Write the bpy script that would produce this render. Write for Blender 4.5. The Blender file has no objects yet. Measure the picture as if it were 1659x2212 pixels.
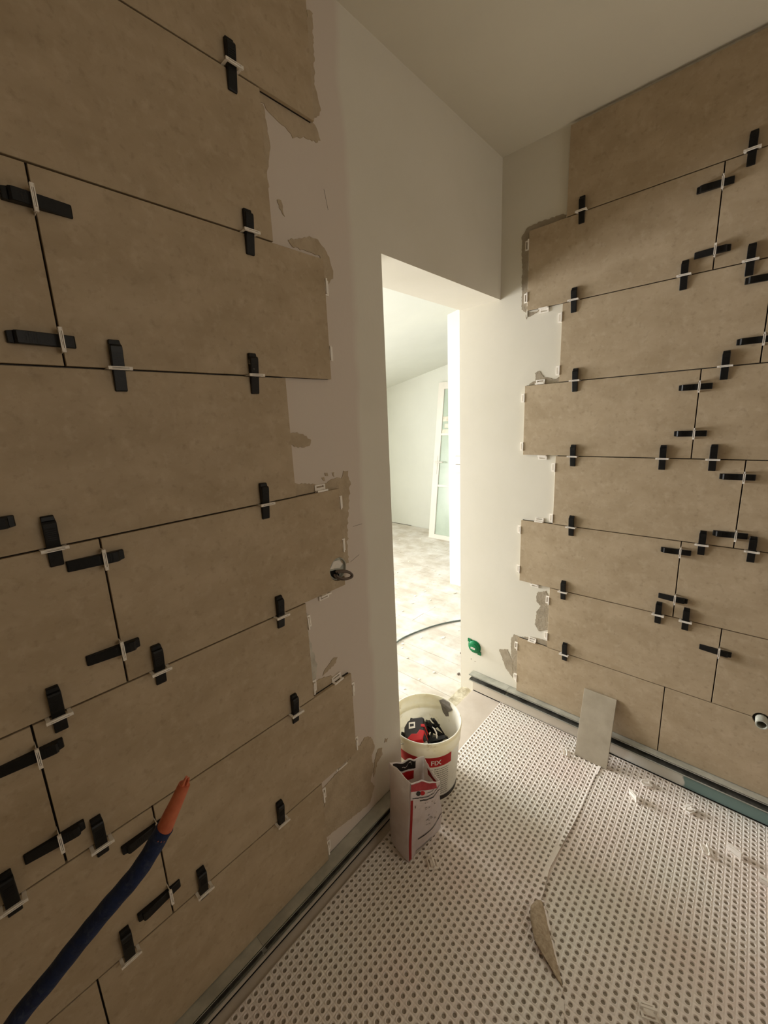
import bpy, bmesh, math, random
from mathutils import Vector, Matrix, noise
from mathutils.geometry import tessellate_polygon

random.seed(7)
S = bpy.context.scene
COL = S.collection

# ---------------------------------------------------------------- camera
cam_data = bpy.data.cameras.new('camera')
cam = bpy.data.objects.new('camera', cam_data)
COL.objects.link(cam)
S.camera = cam
R_, U_, F_ = Vector((0.681961, -0.72973, -0.049237)), Vector((0.184445, 0.106446, 0.977061)), Vector((0.70775, 0.675399, -0.207188))
cam.matrix_world = Matrix(((R_.x, U_.x, -F_.x, -1.79746), (R_.y, U_.y, -F_.y, -0.86722), (R_.z, U_.z, -F_.z, 1.51582), (0, 0, 0, 1)))
cam_data.sensor_fit = 'HORIZONTAL'
cam_data.sensor_width = 36
cam_data.lens = 868.762 / 1659 * 36
cam_data.shift_x = (829.5 - 802.7) / 1659
cam_data.shift_y = -(1106 - 1091.4) / 1659
cam_data.clip_start = 0.02

# ---------------------------------------------------------------- world, lights, exposure
world = bpy.data.worlds.new('daylight')
S.world = world
world.use_nodes = True
bg = world.node_tree.nodes['Background']
bg.inputs['Color'].default_value = (0.93, 0.95, 1.0, 1)
bg.inputs['Strength'].default_value = 0.9

def area(name, loc, rot, sx, sy, power, colour):
    l = bpy.data.lights.new(name, 'AREA')
    l.shape = 'RECTANGLE'; l.size = sx; l.size_y = sy; l.energy = power; l.color = colour
    o = bpy.data.objects.new(name, l); COL.objects.link(o)
    o.location = loc; o.rotation_euler = rot
    return o
# daylight falling through the window of the next room, then two added fill lamps
area('window_daylight', (-0.95, 3.42, 1.12), (math.radians(-90), 0, 0), 1.8, 1.25, 222, (1.0, 0.99, 0.975))
area('next_room_fill', (1.45, 1.75, 2.165), (math.radians(-11.2), 0, 0), 0.75, 0.9, 9, (0.96, 1.0, 0.99))  # added to brighten the next room; the slope has no opening
area('back_fill', (-0.85, -2.96, 1.65), (math.radians(90), 0, 0), 1.3, 0.95, 6.0, (1.0, 0.86, 0.66))  # added fill from behind the camera, no known window

S.view_settings.view_transform = 'Standard'
S.view_settings.look = 'None'
S.view_settings.exposure = 0.0
S.view_settings.gamma = 1.0
S.view_settings.use_curve_mapping = False
try:
    S.cycles.max_bounces = 16; S.cycles.diffuse_bounces = 12; S.cycles.sample_clamp_indirect = 6
    S.cycles.use_denoising = True
except Exception:
    pass

# ---------------------------------------------------------------- materials
def lin(c):
    return tuple((x / 12.92 if x <= 0.04045 else ((x + 0.055) / 1.055) ** 2.4) for x in c) + (1,)
def mat(name, c1, c2=None, scale=8, rough=0.7, bump=0.0, bscale=60, metal=0.0, spec=0.3, detail=5, stretch=(1, 1, 1), lo=0.35, hi=0.65, trans=0.0, extra=None):
    """c1, c2: sRGB colours mixed by noise. extra: (colour, function building a factor socket) laid on top."""
    m = bpy.data.materials.new(name); m.use_nodes = True
    nt = m.node_tree; N = nt.nodes; L = nt.links
    b = N['Principled BSDF']
    b.inputs['Roughness'].default_value = rough
    b.inputs['Metallic'].default_value = metal
    b.inputs['Specular IOR Level'].default_value = spec
    b.inputs['Base Color'].default_value = lin(c1)
    tc = N.new('ShaderNodeTexCoord')
    mp = N.new('ShaderNodeMapping'); mp.inputs['Scale'].default_value = stretch
    L.new(tc.outputs['Object'], mp.inputs['Vector'])
    info = N.new('ShaderNodeObjectInfo')
    add = N.new('ShaderNodeVectorMath'); add.operation = 'ADD'
    sc = N.new('ShaderNodeVectorMath'); sc.operation = 'SCALE'; sc.inputs['Scale'].default_value = 37.0
    comb = N.new('ShaderNodeCombineXYZ')
    for k in range(3): L.new(info.outputs['Random'], comb.inputs[k])
    L.new(comb.outputs[0], sc.inputs[0]); L.new(mp.outputs[0], add.inputs[0]); L.new(sc.outputs[0], add.inputs[1])
    vec = add.outputs[0]
    if c2 is not None:
        n = N.new('ShaderNodeTexNoise'); n.inputs['Scale'].default_value = scale; n.inputs['Detail'].default_value = detail; n.inputs['Roughness'].default_value = 0.6
        L.new(vec, n.inputs['Vector'])
        r = N.new('ShaderNodeMapRange'); r.inputs['From Min'].default_value = lo; r.inputs['From Max'].default_value = hi
        L.new(n.outputs['Fac'], r.inputs['Value'])
        mx = N.new('ShaderNodeMix'); mx.data_type = 'RGBA'
        mx.inputs['A'].default_value = lin(c1); mx.inputs['B'].default_value = lin(c2)
        L.new(r.outputs[0], mx.inputs['Factor'])
        out = mx.outputs['Result']
        if extra:
            for col, fn in extra:
                fac = fn(N, L, tc)
                m2 = N.new('ShaderNodeMix'); m2.data_type = 'RGBA'
                L.new(out, m2.inputs['A']); m2.inputs['B'].default_value = lin(col); L.new(fac, m2.inputs['Factor'])
                out = m2.outputs['Result']
        L.new(out, b.inputs['Base Color'])
    if bump:
        n2 = N.new('ShaderNodeTexNoise'); n2.inputs['Scale'].default_value = bscale; n2.inputs['Detail'].default_value = 6
        L.new(vec, n2.inputs['Vector'])
        bp = N.new('ShaderNodeBump'); bp.inputs['Strength'].default_value = bump; bp.inputs['Distance'].default_value = 0.004
        L.new(n2.outputs['Fac'], bp.inputs['Height']); L.new(bp.outputs[0], b.inputs['Normal'])
    if trans:
        b.inputs['Transmission Weight'].default_value = trans
    return m

def noise_edge(axis, at, width, amp, nscale, sign=1):
    """factor that turns on past a wavering line: axis value compared with at (object space)"""
    def fn(N, L, tc):
        sep = N.new('ShaderNodeSeparateXYZ'); L.new(tc.outputs['Object'], sep.inputs[0])
        n = N.new('ShaderNodeTexNoise'); n.inputs['Scale'].default_value = nscale; n.inputs['Detail'].default_value = 3
        L.new(tc.outputs['Object'], n.inputs['Vector'])
        ma = N.new('ShaderNodeMath'); ma.operation = 'MULTIPLY_ADD'; ma.inputs[1].default_value = amp
        L.new(n.outputs['Fac'], ma.inputs[0]); L.new(sep.outputs[axis], ma.inputs[2])
        r = N.new('ShaderNodeMapRange')
        r.inputs['From Min'].default_value = at + amp / 2 - sign * width; r.inputs['From Max'].default_value = at + amp / 2 + sign * width
        L.new(ma.outputs[0], r.inputs['Value'])
        return r.outputs[0]
    return fn
def patches(nscale, lo, hi, strength=1.0):
    def fn(N, L, tc):
        n = N.new('ShaderNodeTexNoise'); n.inputs['Scale'].default_value = nscale; n.inputs['Detail'].default_value = 6; n.inputs['Roughness'].default_value = 0.65
        L.new(tc.outputs['Object'], n.inputs['Vector'])
        r = N.new('ShaderNodeMapRange'); r.inputs['From Min'].default_value = lo; r.inputs['From Max'].default_value = hi; r.inputs['To Max'].default_value = strength
        L.new(n.outputs['Fac'], r.inputs['Value'])
        return r.outputs[0]
    return fn

M = {}
M['plaster'] = mat('white_plaster', (0.87, 0.85, 0.80), (0.85, 0.83, 0.775), 2.5, 0.85, 0.08, 90)
M['plaster_left'] = mat('plaster_with_primer_band', (0.87, 0.85, 0.80), (0.85, 0.83, 0.775), 2.5, 0.85, 0.08, 90,
                        extra=[((0.83, 0.785, 0.74), noise_edge('X', -0.915, 0.012, 0.09, 3.0, -1))])
M['plaster_far'] = mat('next_room_plaster', (0.855, 0.86, 0.825), (0.84, 0.845, 0.81), 2.5, 0.85, 0.05, 90)
M['ceiling'] = mat('ceiling_paint', (0.87, 0.85, 0.795), (0.85, 0.83, 0.775), 2, 0.9, 0.06, 80)
M['tile'] = mat('beige_porcelain', (0.725, 0.655, 0.553), (0.655, 0.582, 0.475), 7.5, 0.55, 0.05, 220, detail=10, stretch=(1, 1, 1.6), lo=0.3, hi=0.7,
                extra=[((0.77, 0.705, 0.61), patches(34, 0.52, 0.75, 0.5)), ((0.52, 0.45, 0.355), patches(55, 0.55, 0.76, 0.45))])
M['tile_pale'] = mat('pale_cut_porcelain', (0.705, 0.665, 0.595), (0.635, 0.595, 0.52), 14, 0.6, 0.08, 200, detail=10, lo=0.3, hi=0.7)
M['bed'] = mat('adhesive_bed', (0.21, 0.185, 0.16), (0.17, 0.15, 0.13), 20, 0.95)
M['mortar'] = mat('tile_adhesive', (0.655, 0.61, 0.535), (0.60, 0.555, 0.48), 30, 0.95, 0.5, 120)
M['mortar_left'] = mat('lighter_tile_adhesive', (0.735, 0.67, 0.575), (0.68, 0.615, 0.52), 22, 0.95, 0.5, 120)  # same adhesive in a lighter tone for the doorway wall
M['mortar_pale'] = mat('pale_adhesive', (0.80, 0.78, 0.73), (0.72, 0.70, 0.65), 40, 0.95, 0.4, 120)
M['clip'] = mat('white_clip_plastic', (0.96, 0.94, 0.91), (0.93, 0.905, 0.87), 30, 0.4)
M['wedge'] = mat('black_wedge_plastic', (0.085, 0.08, 0.075), (0.06, 0.057, 0.053), 90, 0.42, 0.08, 300)
M['wedge_dusty'] = mat('dusty_wedge_plastic', (0.13, 0.12, 0.11), (0.72, 0.68, 0.62), 55, 0.6, 0.1, 200, lo=0.6, hi=0.68)
M['metal'] = mat('galvanised_track', (0.77, 0.77, 0.73), (0.66, 0.66, 0.62), 12, 0.5, 0.05, 90, metal=0.3)
M['metal_in'] = mat('dark_track_inside', (0.36, 0.35, 0.32), (0.22, 0.21, 0.18), 25, 0.8, 0.2, 90)
M['board'] = mat('low_wall_board', (0.80, 0.765, 0.71), (0.77, 0.73, 0.67), 6, 0.85, 0.1, 60,
                 extra=[((0.87, 0.86, 0.82), noise_edge('Y', -0.62, 0.01, 0.10, 12, -1)), ((0.505, 0.595, 0.575), noise_edge('Y', -0.805, 0.004, 0.05, 20, -1))])
M['subfloor'] = mat('floor_board', (0.84, 0.80, 0.75), (0.80, 0.755, 0.70), 9, 0.85, 0.1, 80)
M['under'] = mat('floor_beneath', (0.40, 0.36, 0.31), (0.34, 0.30, 0.26), 9, 0.9)
M['foam'] = mat('threshold_foam', (0.86, 0.83, 0.74), (0.68, 0.64, 0.54), 28, 0.9, 0.5, 60)
M['mat_w'] = mat('mat_polymer', (0.955, 0.94, 0.91), (0.955, 0.905, 0.88), 3.0, 0.34, 0.10, 160, spec=0.45)
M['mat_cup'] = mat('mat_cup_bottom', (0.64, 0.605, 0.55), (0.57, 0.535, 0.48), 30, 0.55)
M['fleece'] = mat('mat_fleece', (0.76, 0.70, 0.61), (0.66, 0.59, 0.50), 90, 0.95, 0.4, 180)
M['fleece_red'] = mat('mat_orange_backing', (0.52, 0.27, 0.16), (0.44, 0.22, 0.13), 30, 0.9)
M['plank'] = mat('dusty_plank', (0.82, 0.79, 0.74), (0.75, 0.71, 0.65), 6, 0.75, 0.12, 60, stretch=(3, 0.7, 1),
                 extra=[((0.90, 0.885, 0.86), patches(5, 0.42, 0.68, 0.85)), ((0.52, 0.47, 0.42), patches(45, 0.66, 0.74, 0.5))])
M['chip'] = mat('plaster_crumbs', (0.93, 0.92, 0.88), (0.85, 0.83, 0.78), 20, 0.9)
M['bucket'] = mat('bucket_plastic', (0.93, 0.915, 0.86), (0.89, 0.865, 0.79), 7, 0.42, 0.05, 60, extra=[((0.66, 0.60, 0.48), patches(26, 0.60, 0.72, 0.6))])
M['red'] = mat('red_print', (0.76, 0.11, 0.12), (0.70, 0.09, 0.11), 12, 0.5)
M['dull_red'] = mat('dusty_red_print', (0.74, 0.27, 0.29), (0.65, 0.20, 0.23), 25, 0.55)
M['pink'] = mat('print_showing_through', (0.86, 0.60, 0.56), (0.83, 0.56, 0.52), 25, 0.5)
M['deepred'] = mat('deep_red_stripe', (0.60, 0.07, 0.06), (0.54, 0.05, 0.05), 12, 0.5)
M['black_p'] = mat('black_print', (0.14, 0.125, 0.12), (0.20, 0.18, 0.17), 30, 0.5)
M['grey_p'] = mat('grey_print', (0.47, 0.44, 0.41), (0.55, 0.52, 0.48), 60, 0.6)
M['pale_p'] = mat('pale_print', (0.66, 0.63, 0.60), (0.72, 0.69, 0.655), 60, 0.6)
M['white_p'] = mat('white_print', (0.94, 0.92, 0.89), (0.90, 0.88, 0.84), 60, 0.5)
M['bag'] = mat('crinkled_sack', (0.86, 0.80, 0.79), (0.81, 0.74, 0.72), 14, 0.32, 0.55, 34, spec=0.5)
M['powder'] = mat('sack_contents', (0.70, 0.65, 0.58), (0.62, 0.56, 0.50), 40, 0.95, 0.6, 90)
for k_, w_ in (('bucket', 0.75), ('bag', 0.5)):       # thin plastics let some light through
    b_ = M[k_].node_tree.nodes['Principled BSDF']
    b_.inputs['Subsurface Weight'].default_value = w_
    b_.inputs['Subsurface Radius'].default_value = (1.0, 0.95, 0.85)
    b_.inputs['Subsurface Scale'].default_value = 0.012
M['green'] = mat('green_cap_plastic', (0.06, 0.50, 0.30), (0.05, 0.44, 0.26), 30, 0.4)
M['pvc'] = mat('pvc_pipe', (0.74, 0.745, 0.70), (0.64, 0.645, 0.60), 60, 0.5, 0.1, 60)
M['dark'] = mat('painted_hole_shade', (0.10, 0.09, 0.075), (0.07, 0.065, 0.055), 20, 0.95)  # dark colour painted in for the shade inside holes and gaps
M['cable'] = mat('grey_cable', (0.42, 0.37, 0.33), (0.36, 0.31, 0.28), 20, 0.5)
M['cable_g'] = mat('green_grey_cable', (0.44, 0.48, 0.44), (0.38, 0.41, 0.38), 20, 0.6)
M['blue'] = mat('blue_sleeve', (0.11, 0.18, 0.335), (0.085, 0.135, 0.25), 40, 0.6, 0.35, 140, extra=[((0.37, 0.39, 0.44), patches(70, 0.55, 0.76, 0.5))])
M['orange'] = mat('orange_pipe', (0.80, 0.46, 0.33), (0.71, 0.36, 0.25), 30, 0.5, 0.2, 90)
M['door_w'] = mat('white_door_paint', (0.88, 0.86, 0.82), (0.86, 0.84, 0.80), 5, 0.5)
M['glass'] = mat('frosted_pane', (0.70, 0.75, 0.69), (0.66, 0.71, 0.65), 4, 0.25, spec=0.5)
M['paper'] = mat('paper_scraps', (0.88, 0.86, 0.80), (0.80, 0.77, 0.70), 20, 0.9)
M['terracotta'] = mat('terracotta_piece', (0.72, 0.45, 0.33), (0.66, 0.40, 0.29), 20, 0.8)

# ---------------------------------------------------------------- mesh helpers
class MB:
    def __init__(s): s.v = []; s.f = []; s.mi = []; s.cur = 0
    def box(s, x0, y0, z0, x1, y1, z1):
        if x0 > x1: x0, x1 = x1, x0
        if y0 > y1: y0, y1 = y1, y0
        if z0 > z1: z0, z1 = z1, z0
        b = len(s.v)
        s.v += [(x0, y0, z0), (x1, y0, z0), (x1, y1, z0), (x0, y1, z0), (x0, y0, z1), (x1, y0, z1), (x1, y1, z1), (x0, y1, z1)]
        s.add([(b, b+3, b+2, b+1), (b+4, b+5, b+6, b+7), (b, b+1, b+5, b+4), (b+1, b+2, b+6, b+5), (b+2, b+3, b+7, b+6), (b+3, b, b+4, b+7)])
        return s
    def add(s, fs):
        s.f += fs; s.mi += [s.cur] * len(fs)
    def poly_prism(s, pts, to3, t0, t1):
        """pts 2D outline, to3(u, v, t) -> 3D; closed prism between t0 and t1"""
        n = len(pts); b = len(s.v)
        s.v += [tuple(to3(u, v, t0)) for u, v in pts] + [tuple(to3(u, v, t1)) for u, v in pts]
        tri = tessellate_polygon([[Vector((u, v, 0)) for u, v in pts]])
        s.add([(b+i, b+j, b+k) for i, j, k in tri] + [(b+n+i, b+n+j, b+n+k) for i, j, k in tri])
        s.add([(b+i, b+(i+1) % n, b+n+(i+1) % n, b+n+i) for i in range(n)])
        return s
    def tube(s, pts, r, n=10, cap=True):
        rr = r if isinstance(r, (list, tuple)) else [r] * len(pts)
        P = [Vector(p) for p in pts]; b = len(s.v)
        up = Vector((0, 0, 1)); prev = None
        for i, p in enumerate(P):
            t = (P[min(i+1, len(P)-1)] - P[max(i-1, 0)]).normalized()
            a = prev if prev else (up if abs(t.dot(up)) < 0.9 else Vector((1, 0, 0)))
            x = (a - t * a.dot(t)).normalized(); y = t.cross(x); prev = x
            s.v += [tuple(p + (x * math.cos(k*2*math.pi/n) + y * math.sin(k*2*math.pi/n)) * rr[i]) for k in range(n)]
        for i in range(len(P)-1):
            s.add([(b+i*n+k, b+i*n+(k+1) % n, b+(i+1)*n+(k+1) % n, b+(i+1)*n+k) for k in range(n)])
        if cap:
            s.add([tuple(b+k for k in range(n))[::-1], tuple(b+(len(P)-1)*n+k for k in range(n))])
        return s
    def lathe(s, prof, c=(0, 0, 0), n=40, close=False):
        b = len(s.v); m = len(prof)
        for r, z in prof:
            s.v += [(c[0] + r*math.cos(k*2*math.pi/n), c[1] + r*math.sin(k*2*math.pi/n), c[2] + z) for k in range(n)]
        for i in range(m - (0 if close else 1)):
            j = (i+1) % m
            s.add([(b+i*n+k, b+i*n+(k+1) % n, b+j*n+(k+1) % n, b+j*n+k) for k in range(n)])
        return s
    def grid(s, fn, nu, nv):
        b = len(s.v)
        for j in range(nv+1):
            for i in range(nu+1): s.v.append(tuple(fn(i/nu, j/nv)))
        s.add([(b+j*(nu+1)+i, b+j*(nu+1)+i+1, b+(j+1)*(nu+1)+i+1, b+(j+1)*(nu+1)+i) for j in range(nv) for i in range(nu)])
        return s
    def mesh(s, name, mats, smooth=False, recalc=True):
        me = bpy.data.meshes.new(name); me.from_pydata(s.v, [], s.f)
        for m in (mats if isinstance(mats, (list, tuple)) else [mats]): me.materials.append(m)
        me.polygons.foreach_set('material_index', s.mi)
        if recalc:
            bm = bmesh.new(); bm.from_mesh(me); bmesh.ops.recalc_face_normals(bm, faces=bm.faces); bm.to_mesh(me); bm.free()
        if smooth:
            me.polygons.foreach_set('use_smooth', [True] * len(me.polygons))
            if smooth == 'auto':
                try: me.set_sharp_from_angle(angle=math.radians(35))
                except Exception: pass
        me.update()
        return me
def put(name, me, parent=None, loc=None, rot=None):
    o = bpy.data.objects.new(name, me); COL.objects.link(o)
    if parent: o.parent = parent
    if loc: o.location = loc
    if rot: o.rotation_euler = rot
    return o
def thing(o, label, cat, group=None):
    o['label'] = label; o['category'] = cat
    if group: o['group'] = group
    return o
def empty(name, loc, rot=(0, 0, 0)):
    o = bpy.data.objects.new(name, None); o.empty_display_size = 0.02; COL.objects.link(o)
    o.location = loc; o.rotation_euler = rot
    return o
def struct(o):
    o['kind'] = 'structure'; return o
def bevel(o, w, seg=2):
    m = o.modifiers.new('edge', 'BEVEL'); m.width = w; m.segments = seg; m.limit_method = 'ANGLE'; m.angle_limit = math.radians(40)
    return o
def copy_tree(o, parent=None):
    c = o.copy(); COL.objects.link(c)
    if parent: c.parent = parent
    for ch in list(o.children): copy_tree(ch, c)
    return c

# wall frames: the tiled faces lie in Y = 0 (doorway wall) and X = 0 (side wall); w counts out into the room
def LW(u, v, w): return (u, -w, v)
def RW(u, v, w): return (-w, u, v)
ROT_L = (math.pi/2, 0, 0)
ROT_R = (math.pi/2, 0, -math.pi/2)
CEIL = 2.547
T = 0.012            # plaster lies this far behind the tile faces
FACE, BACK = 0.002, -0.007
DOOR_X, DOOR_Z, DEPTH = -0.779, 2.005, 0.218
FAR = -0.03          # floor level of the next room

# measured on the walls: wedge heads (u, height, direction) and outlines of the smears
WEDGES_LEFT=[
('V',-1.246,2.284,0),('V',-1.243,1.979,0),('V',-1.547,1.68,0),('V',-1.268,1.679,0),('V',-1.275,1.379,0),('V',-1.694,1.384,0),('V',-1.264,1.079,0),('V',-1.566,1.081,0),('V',-1.739,1.081,0),('V',-1.249,0.778,0),('V',-1.722,0.782,0),('V',-1.856,0.785,0),('V',-1.33,0.485,0),('V',-1.555,0.482,0),('V',-1.718,0.489,0),
('H',-1.665,1.876,1),('H',-1.695,1.67,1),('H',-1.592,1.288,-1),('H',-1.593,1.102,-1),('H',-1.741,0.969,-1),('H',-1.739,0.784,-1),('H',-1.693,0.671,1),('H',-1.691,0.487,1),('H',-1.735,1.385,-1),]
WEDGES_RIGHT=[
('V',-0.312,2.285,0),('V',-0.775,2.286,0),('V',-0.3,1.978,0),('V',-0.642,1.979,0),('V',-0.803,1.981,0),('V',-0.32,1.677,0),('V',-0.775,1.678,0),('V',-0.327,1.375,0),('V',-0.633,1.375,0),('V',-0.774,1.378,0),('V',-0.336,1.074,0),('V',-0.773,1.075,0),('V',-0.903,1.075,0),('V',-0.317,0.773,0),('V',-0.669,0.773,0),('V',-0.754,0.773,0),('V',-0.337,0.475,0),
('H',-0.652,2.174,-1),('H',-0.753,1.985,1),('H',-0.796,1.876,-1),('H',-0.795,1.699,-1),('H',-0.659,1.571,-1),('H',-0.659,1.415,-1),('H',-0.796,1.271,-1),('H',-0.798,1.072,-1),('H',-0.656,0.985,-1),('H',-0.753,0.799,1),('H',-0.892,0.633,1),]
SMEARS_LEFT=[
[(-1.177, 2.247), (-1.029, 2.247), (-1.012, 2.238), (-0.998, 2.213), (-1.012, 2.201), (-1.037, 2.2), (-1.063, 2.192), (-1.084, 2.183), (-1.098, 2.192), (-1.114, 2.199), (-1.133, 2.2), (-1.148, 2.207), (-1.16, 2.217), (-1.18, 2.219)] ,
[(-1.014, 2.472), (-0.997, 2.473), (-1.0, 2.401), (-1.004, 2.327), (-0.998, 2.309), (-0.988, 2.278), (-0.992, 2.272), (-1.01, 2.254), (-1.03, 2.245), (-1.027, 2.286)] ,
[(-1.182, 2.215), (-1.163, 2.216), (-1.159, 2.185), (-1.154, 2.152), (-1.16, 2.1), (-1.172, 2.074), (-1.165, 2.052), (-1.174, 2.037), (-1.182, 2.032)] ,
[(-1.147, 2.035), (-1.135, 2.036), (-1.128, 2.005), (-1.136, 2.007)] ,
[(-1.05, 1.98), (-1.027, 1.98), (-1.015, 1.967), (-0.993, 1.946), (-0.984, 1.921), (-0.985, 1.896), (-1.007, 1.874), (-1.027, 1.883), (-1.026, 1.943), (-1.114, 1.941), (-1.125, 1.954)] ,
[(-1.178, 1.491), (-1.141, 1.492), (-1.102, 1.471), (-1.11, 1.453), (-1.153, 1.455), (-1.178, 1.465)] ,
[(-1.177, 1.363), (-1.109, 1.35), (-1.078, 1.34), (-1.045, 1.351), (-1.024, 1.357), (-1.002, 1.351), (-0.991, 1.372), (-0.974, 1.37), (-0.972, 1.35), (-0.965, 1.329), (-0.974, 1.317), (-0.97, 1.301), (-0.977, 1.295), (-0.973, 1.279), (-0.979, 1.271), (-0.976, 1.257), (-0.982, 1.249), (-0.981, 1.23), (-0.988, 1.225), (-0.983, 1.21), (-0.991, 1.205), (-0.986, 1.188), (-0.993, 1.182), (-0.988, 1.163), (-0.995, 1.155), (-0.993, 1.086), (-1.016, 1.086), (-1.029, 1.113), (-1.031, 1.16), (-1.028, 1.315), (-1.033, 1.322), (-1.181, 1.324)] ,
[(-1.076, 1.364), (-1.065, 1.364), (-1.064, 1.353), (-1.072, 1.353)] ,
[(-1.063, 1.377), (-1.056, 1.374), (-1.053, 1.363), (-1.061, 1.367)] ,
[(-1.036, 1.373), (-1.027, 1.373), (-1.028, 1.361), (-1.036, 1.364)] ,
[(-1.18, 0.997), (-1.166, 0.984), (-1.173, 0.961), (-1.172, 0.92), (-1.161, 0.887), (-1.16, 0.863), (-1.148, 0.82), (-1.15, 0.797), (-1.157, 0.763), (-1.155, 0.717), (-1.179, 0.716), (-1.178, 0.803), (-1.181, 0.94)] ,
[(-1.157, 0.76), (-1.123, 0.756), (-1.092, 0.744), (-1.089, 0.719), (-1.162, 0.715)] ,
[(-1.13, 0.764), (-1.117, 0.783), (-1.08, 0.8), (-1.067, 0.795), (-1.075, 0.779), (-1.104, 0.77)] ,
[(-1.029, 0.445), (-0.997, 0.421), (-0.97, 0.437), (-0.94, 0.417), (-0.925, 0.362), (-0.943, 0.342), (-0.938, 0.282), (-0.955, 0.242), (-0.936, 0.204), (-0.968, 0.153), (-1.177, 0.195), (-1.165, 0.357), (-1.159, 0.385), (-1.032, 0.407)] ,
[(-0.91, 0.344), (-0.889, 0.333), (-0.888, 0.305), (-0.916, 0.292), (-0.938, 0.244), (-0.941, 0.265), (-0.924, 0.316)] ,
[(-0.868, 0.358), (-0.853, 0.351), (-0.859, 0.34), (-0.871, 0.345)] ,
]
SMEARS_RIGHT=[
[(-0.1, 2.253), (-0.111, 2.254), (-0.145, 2.258), (-0.174, 2.257), (-0.213, 2.257), (-0.241, 2.257), (-0.252, 2.249), (-0.253, 2.235), (-0.116, 2.235), (-0.11, 2.231), (-0.112, 2.028), (-0.114, 1.926), (-0.14, 1.923), (-0.165, 1.93), (-0.186, 1.932), (-0.187, 1.927), (-0.157, 1.928), (-0.148, 1.919), (-0.122, 1.912), (-0.109, 1.909), (-0.106, 1.903), (-0.105, 1.926), (-0.086, 1.946), (-0.084, 1.994), (-0.083, 2.096), (-0.079, 2.177), (-0.078, 2.224), (-0.09, 2.237)] ,
[(-0.151, 1.677), (-0.168, 1.686), (-0.19, 1.659), (-0.232, 1.645), (-0.255, 1.652), (-0.26, 1.622), (-0.127, 1.624), (-0.13, 1.638), (-0.156, 1.646)] ,
[(-0.197, 0.679), (-0.235, 0.697), (-0.256, 0.653), (-0.264, 0.519), (-0.251, 0.506), (-0.212, 0.484), (-0.191, 0.512), (-0.197, 0.584), (-0.215, 0.615), (-0.193, 0.635)] ,
[(-0.089, 0.423), (-0.12, 0.42), (-0.128, 0.125), (-0.104, 0.182), (-0.086, 0.213), (-0.076, 0.324), (-0.073, 0.389)] ,
[(-0.011, 0.308), (-0.056, 0.326), (-0.084, 0.27), (-0.087, 0.174), (-0.049, 0.217)] ,
[(-0.132, 0.424), (-0.182, 0.442), (-0.253, 0.446), (-0.258, 0.413)] ,
]


# ================================================================ THE SETTING
X0, Y0 = -3.9, -2.9      # the unseen ends of the bathroom
def slope(y): return 2.545 - 0.198 * max(0.0, y - 0.0)

m = MB()
m.box(X0, T, -0.05, DOOR_X, DEPTH, 3.0)                      # solid part beside the doorway
m.box(DOOR_X, T, DOOR_Z, T, DEPTH, 3.0)                      # head over the doorway
wall_left = struct(put('wall_left', m.mesh('wall_left', M['plaster_left'])))
m = MB(); m.box(T, Y0, -0.05, 0.13, DEPTH, 3.0)
wall_right = struct(put('wall_right', m.mesh('wall_right', M['plaster'])))
m = MB(); m.box(X0, Y0, CEIL, T, T, CEIL + 0.1)
struct(put('ceiling', m.mesh('ceiling', M['ceiling'])))
m = MB(); m.box(X0 - 0.1, Y0, -0.05, X0, T, CEIL)
struct(put('wall_rear', m.mesh('wall_rear', M['plaster'])))
# wall behind the photographer, with an opening added for the fill lamp
m = MB()
for a in ((X0, Y0 - 0.1, -0.05, -1.5, Y0, CEIL), (-0.2, Y0 - 0.1, -0.05, T, Y0, CEIL), (-1.5, Y0 - 0.1, -0.05, -0.2, Y0, 1.17), (-1.5, Y0 - 0.1, 2.13, -0.2, Y0, CEIL)): m.box(*a)
struct(put('wall_front', m.mesh('wall_front', M['plaster'])))
m = MB(); m.box(X0, Y0, -0.06, T, 0.14, -0.0015)
floor = struct(put('floor', m.mesh('floor', M['subfloor'])))

# threshold: crumbly foam strip and the step down to the planks
m = MB()
def foam(u, v):
    x = DOOR_X + (T - DOOR_X) * u; y = 0.14 + (DEPTH - 0.014 - 0.14) * v
    z = -0.012 + 0.006 * noise.noise(Vector((x*30, y*30, 0))) + 0.004 * noise.noise(Vector((x*90, y*90, 3)))
    return (x, y, z)
m.grid(foam, 60, 6)
put('foam_strip', m.mesh('foam_strip', M['foam'], smooth=True), floor)
m = MB(); m.box(DOOR_X, 0.14, -0.06, T, DEPTH, -0.022)
put('foam_base', m.mesh('foam_base', M['foam']), floor)

# ---- next room
m = MB(); m.box(-3.2, DEPTH, -0.10, 3.0, 3.45, FAR - 0.022)
floor2 = struct(put('floor_next_room', m.mesh('floor_next_room', M['under'])))
pm = {}
random.seed(21)
x = -0.94; W_P = 0.142
while x < 2.70:
    y = DEPTH + 0.001; first = True
    while y < 3.42:
        ln = random.choice([0.9, 1.2, 1.5, 1.8]) * (random.uniform(0.3, 1) if first else 1)
        first = False
        y1 = min(y + ln, 3.42)
        m = MB(); w = min(W_P, 2.715 - x)
        m.box(x + 0.0012, y + 0.0012, FAR - 0.022, x + w - 0.0012, y1 - 0.0012, FAR + random.uniform(-0.0012, 0.0))
        put('plank', m.mesh('plank', M['plank']), floor2)
        y = y1
    x += W_P
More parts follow.
